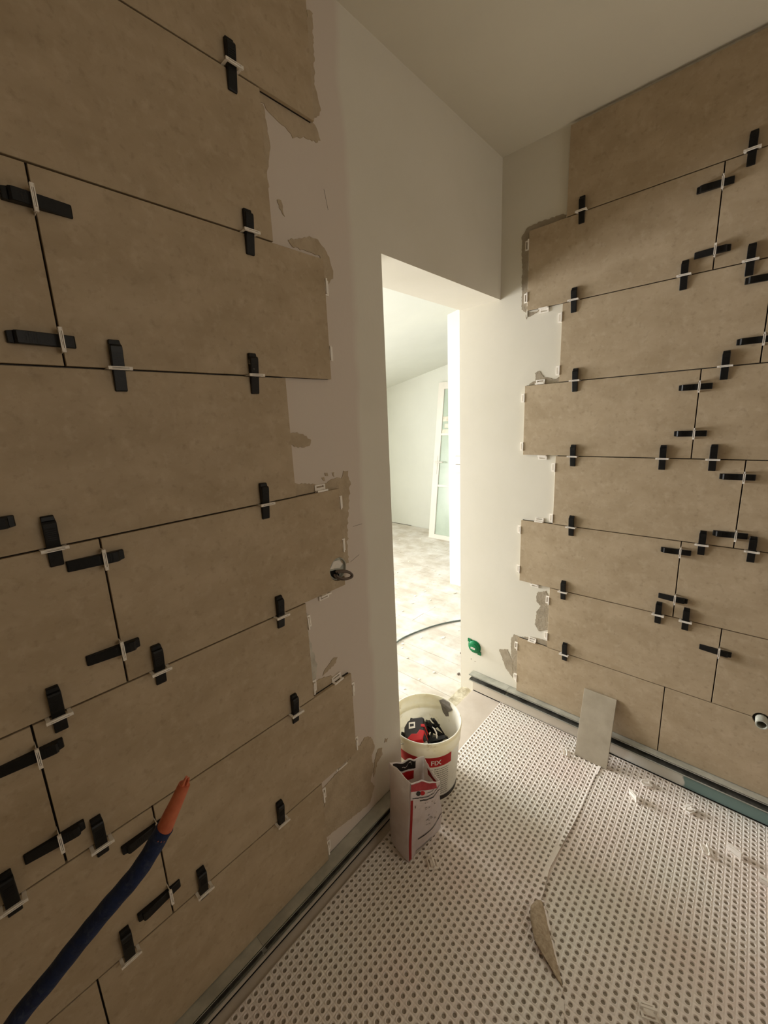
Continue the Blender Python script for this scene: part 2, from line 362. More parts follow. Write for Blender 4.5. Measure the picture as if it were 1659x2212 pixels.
# gable wall at the far end
def ceil_far(y): return slope(y)
m = MB()
m.poly_prism([(-0.5, -0.1), (3.45, -0.1), (3.45, ceil_far(3.45) + 0.05), (0.0, 2.60), (-0.5, 2.60)], lambda u, v, t: (t, u, v), 2.724, 2.85)
far_wall = struct(put('wall_far', m.mesh('wall_far', M['plaster_far'])))
m = MB(); m.box(2.719, 2.66, FAR + 0.001, 2.724, 3.4, FAR + 0.006)
put('wall_foot_shade', m.mesh('wall_foot_shade', M['under']), far_wall)  # solid dark strip painted as the shadow line at the wall foot
# sloped ceiling
m = MB(); b = len(m.v)
pts = [(DEPTH, slope(DEPTH)), (3.45, slope(3.45)), (3.45, slope(3.45) + 0.12), (DEPTH, slope(DEPTH) + 0.12)]
m.poly_prism(pts, lambda u, v, t: (t, u, v), -3.2, 2.9)
struct(put('ceiling_slope', m.mesh('ceiling_slope', M['plaster_far'])))
# partition whose end shows through the doorway
m = MB(); m.box(1.262, DEPTH, FAR, 1.36, 1.082, 2.545)
struct(put('wall_partition', m.mesh('wall_partition', M['plaster_far'])))
# wall with the daylight window
m = MB()
for a in ((-3.2, 3.3, -0.1, -1.9, 3.4, 2.2), (0.0, 3.3, -0.1, 2.85, 3.4, 2.2), (-1.9, 3.3, -0.1, 0.0, 3.4, 0.45), (-1.9, 3.3, 1.80, 0.0, 3.4, 2.2)): m.box(*a)
struct(put('wall_window_side', m.mesh('wall_window_side', M['plaster_far'])))
m = MB(); m.box(-3.3, DEPTH, -0.1, -3.2, 3.45, 2.6)
struct(put('wall_next_room_end', m.mesh('wall_next_room_end', M['plaster_far'])))
m = MB()
for a in ((-1.9, 3.33, 0.45, -1.85, 3.37, 1.80), (-0.05, 3.33, 0.45, 0.0, 3.37, 1.80), (-1.85, 3.33, 0.45, -0.05, 3.37, 0.50), (-1.85, 3.33, 1.75, -0.05, 3.37, 1.80), (-0.97, 3.33, 0.50, -0.93, 3.37, 1.75)): m.box(*a)
win = struct(put('window_1', m.mesh('window_frame', M['door_w'])))

# ---- tiles, set in rows of 30 cm with staggered ends
PITCH = 0.3025
def J(k): return 2.2345 - PITCH * k
def arc(cx, cy, r, a0, a1, n=12):
    return [(cx + r*math.cos(math.radians(a0 + (a1-a0)*i/n)), cy + r*math.sin(math.radians(a0 + (a1-a0)*i/n))) for i in range(n+1)]
random.seed(3)
tile_cache = {}
def tile(to3, parent, u0, u1, v0, v1, outline=None):
    e = random.uniform(-0.0004, 0.0004)
    if outline is None:
        c = 0.0008
        outline = [(u0, v0), (u1, v0), (u1, v1), (u0, v1)]
    n = len(outline); m = MB()
    cu, cv = (u0+u1)/2, (v0+v1)/2
    def shrink(d):
        out = []
        for i in range(n):
            a, b_, c_ = Vector(outline[i-1]), Vector(outline[i]), Vector(outline[(i+1) % n])
            n1 = (b_-a).normalized(); n2 = (c_-b_).normalized()
            nn = Vector((-(n1.y+n2.y), n1.x+n2.x))
            nn = nn.normalized() if nn.length > 1e-6 else Vector((0, 0))
            out.append((b_.x + nn.x*d, b_.y + nn.y*d))
        return out
    rings = [(outline, BACK), (outline, FACE - 0.0009 + e), (shrink(0.0009), FACE + e)]
    for ring, w in rings: m.v += [to3(u - cu, v - cv, w) for u, v in ring]
    for k in range(2): m.add([(k*n+i, k*n+(i+1) % n, (k+1)*n+(i+1) % n, (k+1)*n+i) for i in range(n)])
    tri = tessellate_polygon([[Vector((u, v, 0)) for u, v in outline]])
    m.add([t for t in tri]); m.add([(2*n+i, 2*n+j, 2*n+k) for i, j, k in tri])
    key = (round(u1-u0, 4), round(v1-v0, 4), len(outline), to3.__name__, round(cu, 3) if n > 4 else 0)
    if key not in tile_cache: tile_cache[key] = m.mesh('tile', M['tile'])
    return put('tile', tile_cache[key], parent, to3(cu, cv, 0))
g = 0.00165
TOP = 2.5335
BOT = 0.1215
for i in range(-1, 7):
    v1 = TOP if i == -1 else J(i) - g
    v0 = (J(i+1) + g) if i < 6 else BOT
    # doorway wall
    e = -1.025 if i % 2 else -1.177
    k = 0
    while e > -3.0:
        a = e - 0.6
        oc = None
        if i == 3 and k == 0:      # bite taken out of the end of this tile for the cable box
            cz = 1.084
            oc = [(a + g, v0), (e, v0)] + [p for p in arc(-1.046, cz, 0.036, -54.3, -305.7, 16)] + [(e, v1), (a + g, v1)]
            oc = [(a + g, v0), (e, v0)] + arc(-1.046, cz, 0.0362, -54.5, -305.5, 16) + [(e, v1), (a + g, v1)]
        tile(LW, wall_left, a + g, e if k == 0 else e - g, v0, v1, oc)
        e = a; k += 1
    # side wall
    e = -0.257 if i % 2 else -0.1145
    k = 0
    while e > -2.6:
        a = e - 0.6
        oc = None
        hy, hz, hr = -0.993, J(6), 0.024
        if a < hy < e and i in (5, 6):
            if i == 5: oc = [(a + g, v0)] + arc(hy, hz, hr, 176.8, 3.2, 14) + [(e - g, v0), (e - g, v1), (a + g, v1)]
            else: oc = [(a + g, v0), (e - g, v0), (e - g, v1)] + arc(hy, hz, hr, -3.2, -176.8, 14) + [(a + g, v1)]
        tile(RW, wall_right, a + g, e if k == 0 else e - g, v0, v1, oc)
        e = a; k += 1
# dark adhesive bed behind the tiles (seen down the open joints)
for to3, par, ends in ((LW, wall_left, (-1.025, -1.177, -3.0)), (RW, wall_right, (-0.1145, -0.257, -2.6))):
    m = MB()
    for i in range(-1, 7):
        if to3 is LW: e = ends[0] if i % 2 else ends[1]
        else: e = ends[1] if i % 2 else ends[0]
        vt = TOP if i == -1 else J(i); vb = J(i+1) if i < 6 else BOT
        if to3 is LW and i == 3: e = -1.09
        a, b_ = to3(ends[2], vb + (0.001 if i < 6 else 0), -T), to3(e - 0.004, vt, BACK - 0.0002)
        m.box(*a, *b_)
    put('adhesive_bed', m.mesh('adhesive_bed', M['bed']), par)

# ---- adhesive smeared on the plaster beside the tiles
def ragged(pts, amp, step, seed):
    random.seed(seed); out = []
    n = len(pts)
    for i in range(n):
        a, b_ = Vector(pts[i]), Vector(pts[(i+1) % n]); d = (b_-a).length; k = max(1, int(d/step))
        nn = Vector((-(b_-a).y, (b_-a).x)).normalized() if d > 0 else Vector((0, 0))
        for j in range(k):
            q = a + (b_-a)*(j/k) + nn*random.uniform(-amp, amp)
            out.append((q.x, q.y))
    return out
for n_, pts in enumerate(SMEARS_LEFT):
    th = 0.0016 + 0.0004 * (n_ % 3)
    m = MB().poly_prism(ragged(pts, 0.0026, 0.006, n_), LW, -T - 0.0005, -T + th)
    put('mortar_smear', m.mesh('mortar_smear', M['mortar_pale'] if n_ in (10,) else M['mortar_left']), wall_left)
for n_, pts in enumerate(SMEARS_RIGHT):
    m = MB().poly_prism(ragged(pts, 0.0022, 0.006, n_ + 50), RW, -T - 0.0005, -T + 0.0015 + 0.0004 * (n_ % 3))
    put('mortar_smear', m.mesh('mortar_smear', M['mortar']), wall_right)
# pale ridges squeezed out along tile ends
def ridge(to3, parent, u, v0, v1, r, seed):
    random.seed(seed); m = MB(); n = max(4, int(abs(v1-v0)/0.012)); pts = []; rr = []
    for i in range(n+1):
        pts.append(to3(u + random.uniform(-0.0015, 0.0015), v0 + (v1-v0)*i/n, -T + 0.001)); rr.append(r*random.uniform(0.4, 1.15))
    m.tube(pts, rr, 6)
    return put('mortar_ridge', m.mesh('mortar_ridge', M['mortar_pale'], smooth=True), parent)
ridge(LW, wall_left, -1.1735, 1.95, 2.215, 0.003, 1)
ridge(LW, wall_left, -1.172, 0.73, 0.985, 0.0048, 2)
ridge(LW, wall_left, -1.0215, 0.45, 0.70, 0.002, 3)
ridge(LW, wall_left, -1.021, 2.26, 2.53, 0.003, 4)
ridge(RW, wall_right, -0.1115, 1.91, 2.22, 0.003, 5)
ridge(RW, wall_right, -0.2545, 1.06, 1.30, 0.0022, 6)
ridge(RW, wall_right, -0.2545, 0.44, 0.70, 0.0022, 7)
ridge(RW, wall_right, -0.1115, 1.34, 1.60, 0.0018, 8)
# pencil marks and a hairline on the plaster
for (a, b_) in (((-0.965, 1.195), (-0.925, 1.195)), ((-0.985, 1.085), (-0.945, 1.098)), ((-0.995, 2.105), (-0.985, 2.06))):
    m = MB(); m.tube([LW(a[0], a[1], -T + 0.0002), LW(b_[0], b_[1], -T + 0.0002)], 0.0006, 4)
    put('pencil_mark', m.mesh('pencil_mark', M['grey_p']), wall_left)

# ---- low boards under the track
m = MB(); m.box(T, -2.6, 0.004, 0.005, 0.138, 0.084)
put('low_board', m.mesh('low_board', M['board']), wall_right)
m = MB(); m.box(-3.0, T, 0.004, DOOR_X - 0.05, 0.005, 0.084)
put('low_board', m.mesh('low_board', M['board']), wall_left)
m = MB(); m.box(T, -2.6, -0.004, 0.0045, 0.135, 0.004)
put('floor_gap_shade', m.mesh('floor_gap_shade', M['dark']), wall_right)  # solid dark strip standing in for the shaded gap
m = MB(); m.box(-3.0, T, -0.004, DOOR_X - 0.01, 0.0045, 0.004)
put('floor_gap_shade', m.mesh('floor_gap_shade', M['dark']), wall_left)

# ================================================================ THINGS
# ---- metal tracks the tiles stand on
def track(to3, u0, u1, label, cut=0):
    ends = sorted((u0, u1)); m = MB()
    z0, z1, d, t = 0.085, 0.120, 0.035, 0.0012
    for a, b_, w0, w1 in ((z1 - t, z1, -T, d), (z0, z0 + t, -T, d), (z0, z1, -T, -T + t)):
        m.box(*to3(ends[0], a, w0), *to3(ends[1], b_, w1))
    for z in (z1, z0):                       # small returned lips
        m.box(*to3(ends[0], z - (0.004 if z == z1 else 0), d - t), *to3(ends[1], z + (0 if z == z1 else 0.004), d))
    o = put('metal_track', m.mesh('metal_track', M['metal']))
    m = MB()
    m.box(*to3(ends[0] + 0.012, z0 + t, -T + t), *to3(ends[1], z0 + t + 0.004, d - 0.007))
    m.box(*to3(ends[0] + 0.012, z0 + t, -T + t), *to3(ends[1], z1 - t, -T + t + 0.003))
    put('track_lining', m.mesh('track_lining', M['metal_in']), o)  # darker lining boxes inside the channel
    return thing(o, label, 'metal track', 'galvanised tracks under the tiles')
track(RW, 0.140, -0.0745, 'short length of galvanised track under the green cap, ending at the doorway')
track(RW, -0.0755, -2.6, 'long galvanised track under the tiles, behind the leaning cut tile')
track(LW, -0.80, -1.4425, 'galvanised track at the foot of the doorway wall, passing behind the sack')
track(LW, -1.4435, -3.0, 'galvanised track at the foot of the doorway wall, further length away from the sack')

# ---- white spacer clips and black wedges
def clip_mesh():
    m = MB()
    for s in (-1, 1):
        m.box(s*0.0190, -0.0006, -0.0085, s*0.0128, 0.0006, 0.0185)
        m.box(s*0.0195, -0.0030, 0.0158, s*0.0135, 0.0030, 0.0200)
    m.box(-0.0190, -0.0006, 0.0160, 0.0190, 0.0006, 0.0190)
    m.box(-0.0190, -0.0030, 0.0160, 0.0190, -0.0014, 0.0200)
    m.box(-0.0190, 0.0014, 0.0160, 0.0190, 0.0030, 0.0200)
    return m.mesh('clip', M['clip'])
def plate_clip_mesh():
    """unused clip at a tile edge: base plate with a slot, half under the tile, and its low upright bridge"""
    m = MB()
    for s in (-1, 1):
        m.box(s*0.0185, -0.0165, 0.0, s*0.0130, 0.0165, 0.0030)
        m.box(s*0.0185, -0.0009, 0.0016, s*0.0110, 0.0009, 0.0130)
        m.box(s*0.0130, -0.0165, 0.0, 0, -0.0130, 0.0030)
        m.box(s*0.0130, 0.0130, 0.0, 0, 0.0165, 0.0030)
        m.box(s*0.0130, -0.0080, 0.0, 0, 0.0080, 0.0024)
    m.box(-0.0185, -0.0024, 0.0120, 0.0185, 0.0024, 0.0155)
    return m.mesh('spacer_clip', M['clip'])
def wedge_mesh(name, material):
    prof = [(-0.090, 0.0001), (0.0, 0.0001), (0.0, 0.0055), (-0.0015, 0.0078), (-0.0080, 0.0082), (-0.0092, 0.0128), (-0.0125, 0.0146), (-0.020, 0.0142), (-0.088, 0.0042), (-0.090, 0.0032)]
    W = 0.0100; b = 0.0010; m = MB(); n = len(prof)
    ringsx = [(-W, b), (-W + b, 0), (W - b, 0), (W, b)]
    cy = -0.045
    for x_, ins in ringsx:
        k = 0 if not ins else 1
        m.v += [(x_ * (1.0 if abs(y) > 0.002 else 0.90), (y - cy)*(1 - 0.022*k) + cy, max(0.0002, z*(1 - 0.10*k))) for y, z in prof]
    for r_ in range(3): m.add([(r_*n+i, r_*n+(i+1) % n, (r_+1)*n+(i+1) % n, (r_+1)*n+i) for i in range(n)])
    tri = tessellate_polygon([[Vector((y, z, 0)) for y, z in prof]])
    m.add([t for t in tri]); m.add([tuple(3*n+i for i in t) for t in tri])
    for k in range(6):                       # grip ridges
        y = -0.024 - k*0.0035
        z = 0.0142 + (y + 0.020) * (0.0100/0.068)
        m.box(-W*0.72, y - 0.0006, z - 0.001, W*0.72, y + 0.0006, z + 0.00045)
    return m.mesh(name, material)
CLIP, PCLIP = clip_mesh(), plate_clip_mesh()
WEDGE, WEDGE_D = wedge_mesh('wedge', M['wedge']), wedge_mesh('dusty_wedge', M['wedge_dusty'])
ORD = ['top', 'second', 'third', 'fourth', 'fifth', 'sixth', 'seventh', 'eighth']
def mat_rot(base, a):
    from mathutils import Euler
    return (Euler(base).to_matrix() @ Matrix.Rotation(a, 3, 'Z')).to_euler()
proto = None
def leveller(side, kind, u, v, s, label, dusty=False):
    global proto
    to3, base = (LW, ROT_L) if side == 'L' else (RW, ROT_R)
    if kind == 'V':
        k = round((2.2345 - v + 0.045) / PITCH); ju, jv = u, J(k); head = v - jv; a = 0
    else:
        row = int((2.2345 - v) // PITCH)
        ju = (-1.6263 if row % 2 else -1.7783) if side == 'L' else (-0.8583 if row % 2 else -0.7158)
        jv = v; head = abs(ju - u)
        if side == 'L': a = math.pi/2 if s == 1 else -math.pi/2
        else: a = -math.pi/2 if s == 1 else math.pi/2
    if proto is None:
        proto = empty('tile_leveller', (0, 0, 0))
        put('wedge', WEDGE, proto); put('clip', CLIP, proto)
        o = proto
    else:
        o = copy_tree(proto)
    o.location = to3(ju, jv, FACE + 0.0003); o.rotation_euler = mat_rot(base, a)
    for c in o.children:
        if c.name.startswith('wedge'):
            c.location = (0, head, 0)
            if dusty: c.data = WEDGE_D
            else: c.data = WEDGE
    return thing(o, label, 'tile wedge', 'black wedges clamped in the tile joints')
WALLN = {'L': 'doorway wall', 'R': 'green-cap wall'}
for side, data in (('L', WEDGES_LEFT), ('R', WEDGES_RIGHT)):
    vs = [d for d in data if d[0] == 'V']; hs = [d for d in data if d[0] == 'H']
    rows = {}
    for d in vs: rows.setdefault(round((2.2345 - d[2] + 0.045) / PITCH), []).append(d)
    for k, l in sorted(rows.items()):
        l.sort(key=lambda d: -d[1])
        for i, d in enumerate(l):
            pos = '' if len(l) == 1 else (', beside the doorway end' if i == 0 else (', far from the doorway' if i == len(l)-1 else ', middle one'))
            if len(l) == 1: pos = ', its only one'
            dusty = (side == 'L' and k == 2 and i == 0)
            lab = 'upright %s wedge on %s, %s level joint from ceiling%s' % ('spotted black' if dusty else 'black', WALLN[side], ORD[k], pos)
            leveller(side, 'V', d[1], d[2], 0, lab, dusty)
    rows = {}
    for d in hs: rows.setdefault(int((2.2345 - d[2]) // PITCH) + 1, []).append(d)
    for k, l in sorted(rows.items()):
        l.sort(key=lambda d: -d[2])
        for i, d in enumerate(l):
            pos = ', upper of two' if len(l) == 2 and i == 0 else (', lower of two' if len(l) == 2 else ', its only one')
            leveller(side, 'H', d[1], d[2], d[3], 'sideways black wedge across upright joint, %s tile row, %s%s' % (ORD[k], WALLN[side], pos))

pc_proto = None
def plate_clip(side, u, v, kind, label, tilt=0.0):
    """kind 'V': at an upright tile end, 'H': at a level tile edge"""
    to3, base = (LW, ROT_L) if side == 'L' else (RW, ROT_R)
    o = put('spacer_clip', PCLIP)
    o.location = to3(u, v, -T + 0.0021); o.rotation_euler = mat_rot(base, (math.pi/2 if kind == 'V' else 0) + tilt)
    return thing(o, label, 'spacer clip', 'empty white clips along the tile edges')
EL, EO = -1.025 + 0.0022, -1.177 + 0.0022
for u, v, k, l, t in [
    (EL, 1.866, 'V', 'empty white clip at end of third tile row, doorway wall, upper', 0),
    (EL, 1.699, 'V', 'empty white clip at end of third tile row, doorway wall, lower', 0),
    (EL, 1.282, 'V', 'empty white clip on toothed adhesive at tile end above the cable box, upper', 0),
    (EL, 1.150, 'V', 'empty white clip just above the looped cable box', 0),
    (-1.087, J(3) + 0.0022, 'H', 'empty white clip standing on tile edge above the cable box', 0),
    (-1.103, J(4) - 0.0022, 'H', 'empty white clip under the tile that holds the cable box', 0),
    (EO, 0.960, 'V', 'mortar-smeared white clip at end of sixth tile row, doorway wall, upper', 0.05),
    (EO, 0.752, 'V', 'mortar-smeared white clip at end of sixth tile row, doorway wall, lower', -0.04),
    (-1.079, J(5) + 0.0022, 'H', 'tilted white clip on top edge of seventh tile row, doorway wall', 0.12),
    (EL, 0.658, 'V', 'pale empty clip at end of seventh tile row, doorway wall, upper', 0),
    (EL, 0.450, 'V', 'smeared empty clip at end of seventh tile row, doorway wall, lower', 0),
    (-1.090, J(6) - 0.0022, 'H', 'pale clip bridging adhesive patch above the bottom row, doorway wall', 0),
    (EO, 0.365, 'V', 'smeared clip at end of bottom tile row, doorway wall, upper', 0),
    (EO, 0.160, 'V', 'smeared clip at end of bottom tile row, doorway wall, just over the track', 0)]:
    plate_clip('L', u, v, k, l, t)
EA, EB = -0.1145 + 0.0022, -0.257 + 0.0022
for u, v, k, l in [
    (EA, 1.985, 'V', 'white clip at end of second tile row, green-cap wall, lower'),
    (EA, 2.185, 'V', 'adhesive-covered clip at end of second tile row, green-cap wall, upper'),
    (-0.181, J(1) - 0.0022, 'H', 'white clip under the second tile row end, green-cap wall'),
    (EB, 1.881, 'V', 'white clip at end of third tile row, green-cap wall, upper'),
    (EB, 1.677, 'V', 'white clip at end of third tile row, green-cap wall, lower'),
    (-0.177, J(2) + 0.0022, 'H', 'white clip standing on the fourth tile row end, green-cap wall'),
    (EA, 1.577, 'V', 'white clip at end of fourth tile row, green-cap wall, upper'),
    (EA, 1.365, 'V', 'white clip at end of fourth tile row, green-cap wall, lower'),
    (-0.198, J(3) - 0.0022, 'H', 'white clip under the fourth tile row end, green-cap wall'),
    (EB, 1.276, 'V', 'white clip at end of fifth tile row, green-cap wall, upper'),
    (EB, 1.050, 'V', 'white clip at end of fifth tile row, green-cap wall, lower'),
    (-0.195, J(4) + 0.0022, 'H', 'white clip standing on the sixth tile row end, green-cap wall'),
    (EA, 0.975, 'V', 'white clip at end of sixth tile row, green-cap wall, upper'),
    (EA, 0.779, 'V', 'white clip at end of sixth tile row, green-cap wall, lower'),
    (-0.184, J(5) - 0.0022, 'H', 'white clip under the sixth tile row end, green-cap wall'),
    (EB, 0.657, 'V', 'white clip at end of seventh tile row, green-cap wall, upper'),
    (EB, 0.475, 'V', 'white clip at end of seventh tile row, green-cap wall, lower'),
    (-0.183, J(6) + 0.0022, 'H', 'white clip standing on the bottom tile row end, green-cap wall'),
    (EA, 0.368, 'V', 'white clip at end of bottom tile row, green-cap wall, upper'),
    (EA, 0.190, 'V', 'white clip at end of bottom tile row, green-cap wall, just over the track')]:
    plate_clip('R', u, v, k, l)

# ---- uncoupling mats on the floor
SEAM = [(0.05, -0.538), (-0.11, -0.538), (-0.413, -0.532), (-0.658, -0.520), (-0.752, -0.534), (-0.86, -0.607), (-0.918, -0.650), (-0.988, -0.677), (-1.3, -0.70), (-2.3, -0.72)]
def seam_y(x):
    for (x1, y1), (x2, y2) in zip(SEAM, SEAM[1:]):
        if x2 <= x <= x1: return y1 + (y2-y1)*(x1-x)/(x1-x2)
    return SEAM[-1][1]
CELL = 0.0202; NSEG = 10
def build_mat(name, x_lo, x_hi, y_lo, y_hi, inside, clamp, zf, off):
    m = MB(); vid = {}
    def V(x_, y_, dz=0.0):
        x_, y_ = clamp(x_, y_)
        k = (round(x_, 5), round(y_, 5), round(dz, 4))
        if k not in vid:
            vid[k] = len(m.v); m.v.append((x_, y_, zf(x_, y_) + dz))
        return vid[k]
    nx = int((x_hi - x_lo) / CELL) + 1; ny = int((y_hi - y_lo) / CELL) + 1
    h = CELL/2
    for i in range(nx):
        for j in range(ny):
            cx, cy = x_hi - off[0] - h - i*CELL, y_hi - off[1] - h - j*CELL
            wob = 0.0012
            cx2 = cx + wob*noise.noise(Vector((cx*6, cy*6, 1))); cy2 = cy + wob*noise.noise(Vector((cx*6, cy*6, 9)))
            st = inside(cx, cy)
            if st == 0: continue
            co = [V(cx-h, cy-h), V(cx+h, cy-h), V(cx+h, cy+h), V(cx-h, cy+h)]
            if st == 1:
                m.cur = 0; m.add([tuple(co)]); continue
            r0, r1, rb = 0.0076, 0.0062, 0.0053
            def ring(r, dz):
                return [V(cx2 + r*math.cos(2*math.pi*(k+0.5)/12 - math.pi*0.75 - math.pi/12), cy2 + r*math.sin(2*math.pi*(k+0.5)/12 - math.pi*0.75 - math.pi/12), dz) for k in range(12)]
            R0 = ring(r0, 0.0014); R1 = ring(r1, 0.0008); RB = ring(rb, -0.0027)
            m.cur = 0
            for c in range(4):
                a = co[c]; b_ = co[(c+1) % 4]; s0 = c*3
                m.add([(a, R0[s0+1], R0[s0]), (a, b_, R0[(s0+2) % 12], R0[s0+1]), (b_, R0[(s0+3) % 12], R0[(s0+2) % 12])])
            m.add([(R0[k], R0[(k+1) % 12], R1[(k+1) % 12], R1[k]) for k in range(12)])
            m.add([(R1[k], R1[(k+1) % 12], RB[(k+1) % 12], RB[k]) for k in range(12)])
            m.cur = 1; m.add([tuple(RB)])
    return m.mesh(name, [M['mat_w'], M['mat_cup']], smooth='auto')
def zA(x_, y_):
    d = y_ - seam_y(x_)
    lift = 0.004 * math.exp(-max(d, 0)/0.014) * (1 + 0.5*math.sin(x_*9 + 1))
    lift += 0.010 * math.exp(-(((x_ + 0.80)/0.10)**2)) * math.exp(-max(d, 0)/0.03)
    return 0.0040 + 0.0012*(1 + noise.noise(Vector((x_*4, y_*4, 0)))) + lift
def zB(x_, y_): return 0.0036 + 0.0012*(1 + noise.noise(Vector((x_*4, y_*4, 7))))
XW, YW = 0.0015, -0.0015
def inA(cx, cy):
    d = cy - seam_y(cx)
    if d < -CELL*0.3 or cx < -2.3: return 0
    if cy > -0.03: return 0
    return 2 if d > 0.002 else 1
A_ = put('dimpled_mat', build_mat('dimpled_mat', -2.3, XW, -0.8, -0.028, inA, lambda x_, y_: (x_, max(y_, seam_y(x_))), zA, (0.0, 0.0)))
thing(A_, 'dimpled white floor mat between doorway and seam, under the sack', 'floor mat', 'dimpled uncoupling mats')
def inB(cx, cy):
    d = seam_y(cx) - cy
    if d < -CELL*0.6 or cx < -2.3: return 0
    return 2
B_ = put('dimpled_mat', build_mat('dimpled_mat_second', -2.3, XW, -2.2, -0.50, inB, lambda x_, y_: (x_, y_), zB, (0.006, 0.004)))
thing(B_, 'dimpled white floor mat beyond the seam, littered with clips', 'floor mat', 'dimpled uncoupling mats')
# curled flap of fleece at the seam
RE = [(-0.769, -0.535, 0.016), (-0.782, -0.552, 0.014), (-0.825, -0.583, 0.012), (-0.870, -0.615, 0.011), (-0.927, -0.652, 0.010)]
LE = [(-0.780, -0.524, 0.020), (-0.812, -0.518, 0.026), (-0.845, -0.530, 0.030), (-0.888, -0.560, 0.026), (-0.926, -0.649, 0.013)]
def samp(P, t):
    k = min(int(t*(len(P)-1)), len(P)-2); f = t*(len(P)-1) - k
    return Vector(P[k]).lerp(Vector(P[k+1]), f)
def flap(u, v):
    a, b_ = samp(RE, v), samp(LE, v); p = a.lerp(b_, u); p.z += 0.010*math.sin(math.pi*u)*math.sin(math.pi*min(1, v*1.1)) + 0.0012*noise.noise(Vector((u*5, v*14, 0)))
    return p
m = MB().grid(flap, 10, 26)
fl = put('fleece_flap', m.mesh('fleece_flap', M['fleece'], smooth=True), A_)
fl.modifiers.new('thick', 'SOLIDIFY').thickness = 0.0015
def under(u, v):
    p = flap(1.0, 0.35 + 0.62*v); q = Vector((p.x + 0.012, p.y - 0.008, 0.007)); r = p.lerp(q, u); return (r.x, r.y, r.z - 0.002)
m = MB().grid(under, 4, 12)
put('orange_backing', m.mesh('orange_backing', M['fleece_red'], smooth=True), fl)

# ---- loose clips dropped on the mats
for (x_, y_, a, tip, l) in [
    (-0.079, -0.697, 2.2, 0.1, 'loose clear clip on mat close to the teal board, first past the leaning tile'),
    (-0.186, -0.669, 0.9, 1.45, 'loose clip lying on its side on the mat, nearer the seam'),
    (-0.105, -0.838, 2.6, 0.15, 'loose clip on mat below the start of the teal board'),
    (-0.251, -0.902, 0.3, 0.2, 'broken clip piece alone in the middle of the second mat'),
    (-0.206, -0.969, 1.2, 1.4, 'long loose clip on mat below the pipe stub'),
    (-0.129, -0.402, 0.4, 0.3, 'small clip fragment on mat at the foot of the leaning tile'),
    (-0.831, -0.827, 2.0, 0.05, 'loose white clip on mat beyond the curled flap'),
    (-0.900, -0.215, 0.9, 0.1, 'clear clip lying on mat in front of the sack'),
    (-0.266, -1.047, 1.4, 1.3, 'white clip at the far margin of the second mat')]:
    o = put('loose_clip', PCLIP, None, (x_, y_, 0.0095 + (0.010 if tip > 1 else 0)), (tip, 0, a))
    thing(o, l, 'spacer clip', 'loose clips on the floor mats')

# ---- cut tile leaning on the side wall
L_ = 0.300; top = Vector((-0.0125, 0, 0.2885)); bot = Vector((-0.108, 0, 0.0075))
ang = math.atan2(top.x - bot.x, top.z - bot.z)
m = MB(); m.box(0, -0.0635, 0, 0.009, 0.0635, (top-bot).length)
o = put('cut_tile', m.mesh('cut_tile', M['tile_pale']), None, (-0.1085, -0.496, 0.0075), (0, ang, math.radians(1)))
bevel(o, 0.0008)
thing(o, 'narrow cut beige tile leaning upright against the track', 'tile')

# ---- green cap over the low wall box
E_ = empty('outlet_cap', RW(0.131, 0.270, -T), ROT_R)
thing(E_, 'round bright green protective cap set low in the white wall', 'outlet cap')
m = MB()
def rrect(w, h, r, n=5):
    out = []
    for cx, cy, a0 in ((w-r, h-r, 0), (-w+r, h-r, 90), (-w+r, -h+r, 180), (w-r, -h+r, 270)):
        out += [(cx + r*math.cos(math.radians(a0+90*i/n)), cy + r*math.sin(math.radians(a0+90*i/n))) for i in range(n+1)]
    return out
m.poly_prism(rrect(0.037, 0.037, 0.034), lambda u, v, t: (u, v, t), 0.0005, 0.004)
put('flange', m.mesh('flange', M['green']), E_)
m = MB()
for s in (-1, 1):
    m = MB(); m.box(s*0.020, -s*0.020, 0.0005, s*0.039, -s*0.039, 0.0055)
    put('corner_tab', m.mesh('corner_tab', M['green']), E_)
m = MB(); m.lathe([(0.0001, 0.020), (0.021, 0.020), (0.025, 0.018), (0.0272, 0.013), (0.030, 0.0126), (0.0335, 0.0090), (0.0345, 0.002)], n=32)
put('dome', m.mesh('dome', M['green'], smooth='auto'), E_)
m = MB(); m.poly_prism(rrect(0.013, 0.0055, 0.0015), lambda u, v, t: (u, v - 0.002, t), 0.0200, 0.0206)
lb = put('printed_label', m.mesh('printed_label', M['white_p']), E_)
m = MB()
for k in range(5): m.box(-0.0105 + k*0.0043, -0.0045 + (k % 2)*0.001, 0.0206, -0.0078 + k*0.0043, 0.0008 - (k % 2)*0.0008, 0.0209)
put('lettering', m.mesh('lettering', M['grey_p']), lb)
# two tiny screw holes under it
for (y_, z_) in ((0.152, 0.185), (0.128, 0.180)):
    m = MB(); m.lathe([(0.0001, 0.0006), (0.0022, 0.0006), (0.0024, 0.0)], n=10)
    put('screw_hole', m.mesh('screw_hole', M['cable']), wall_right, RW(y_, z_, -T), ROT_R)

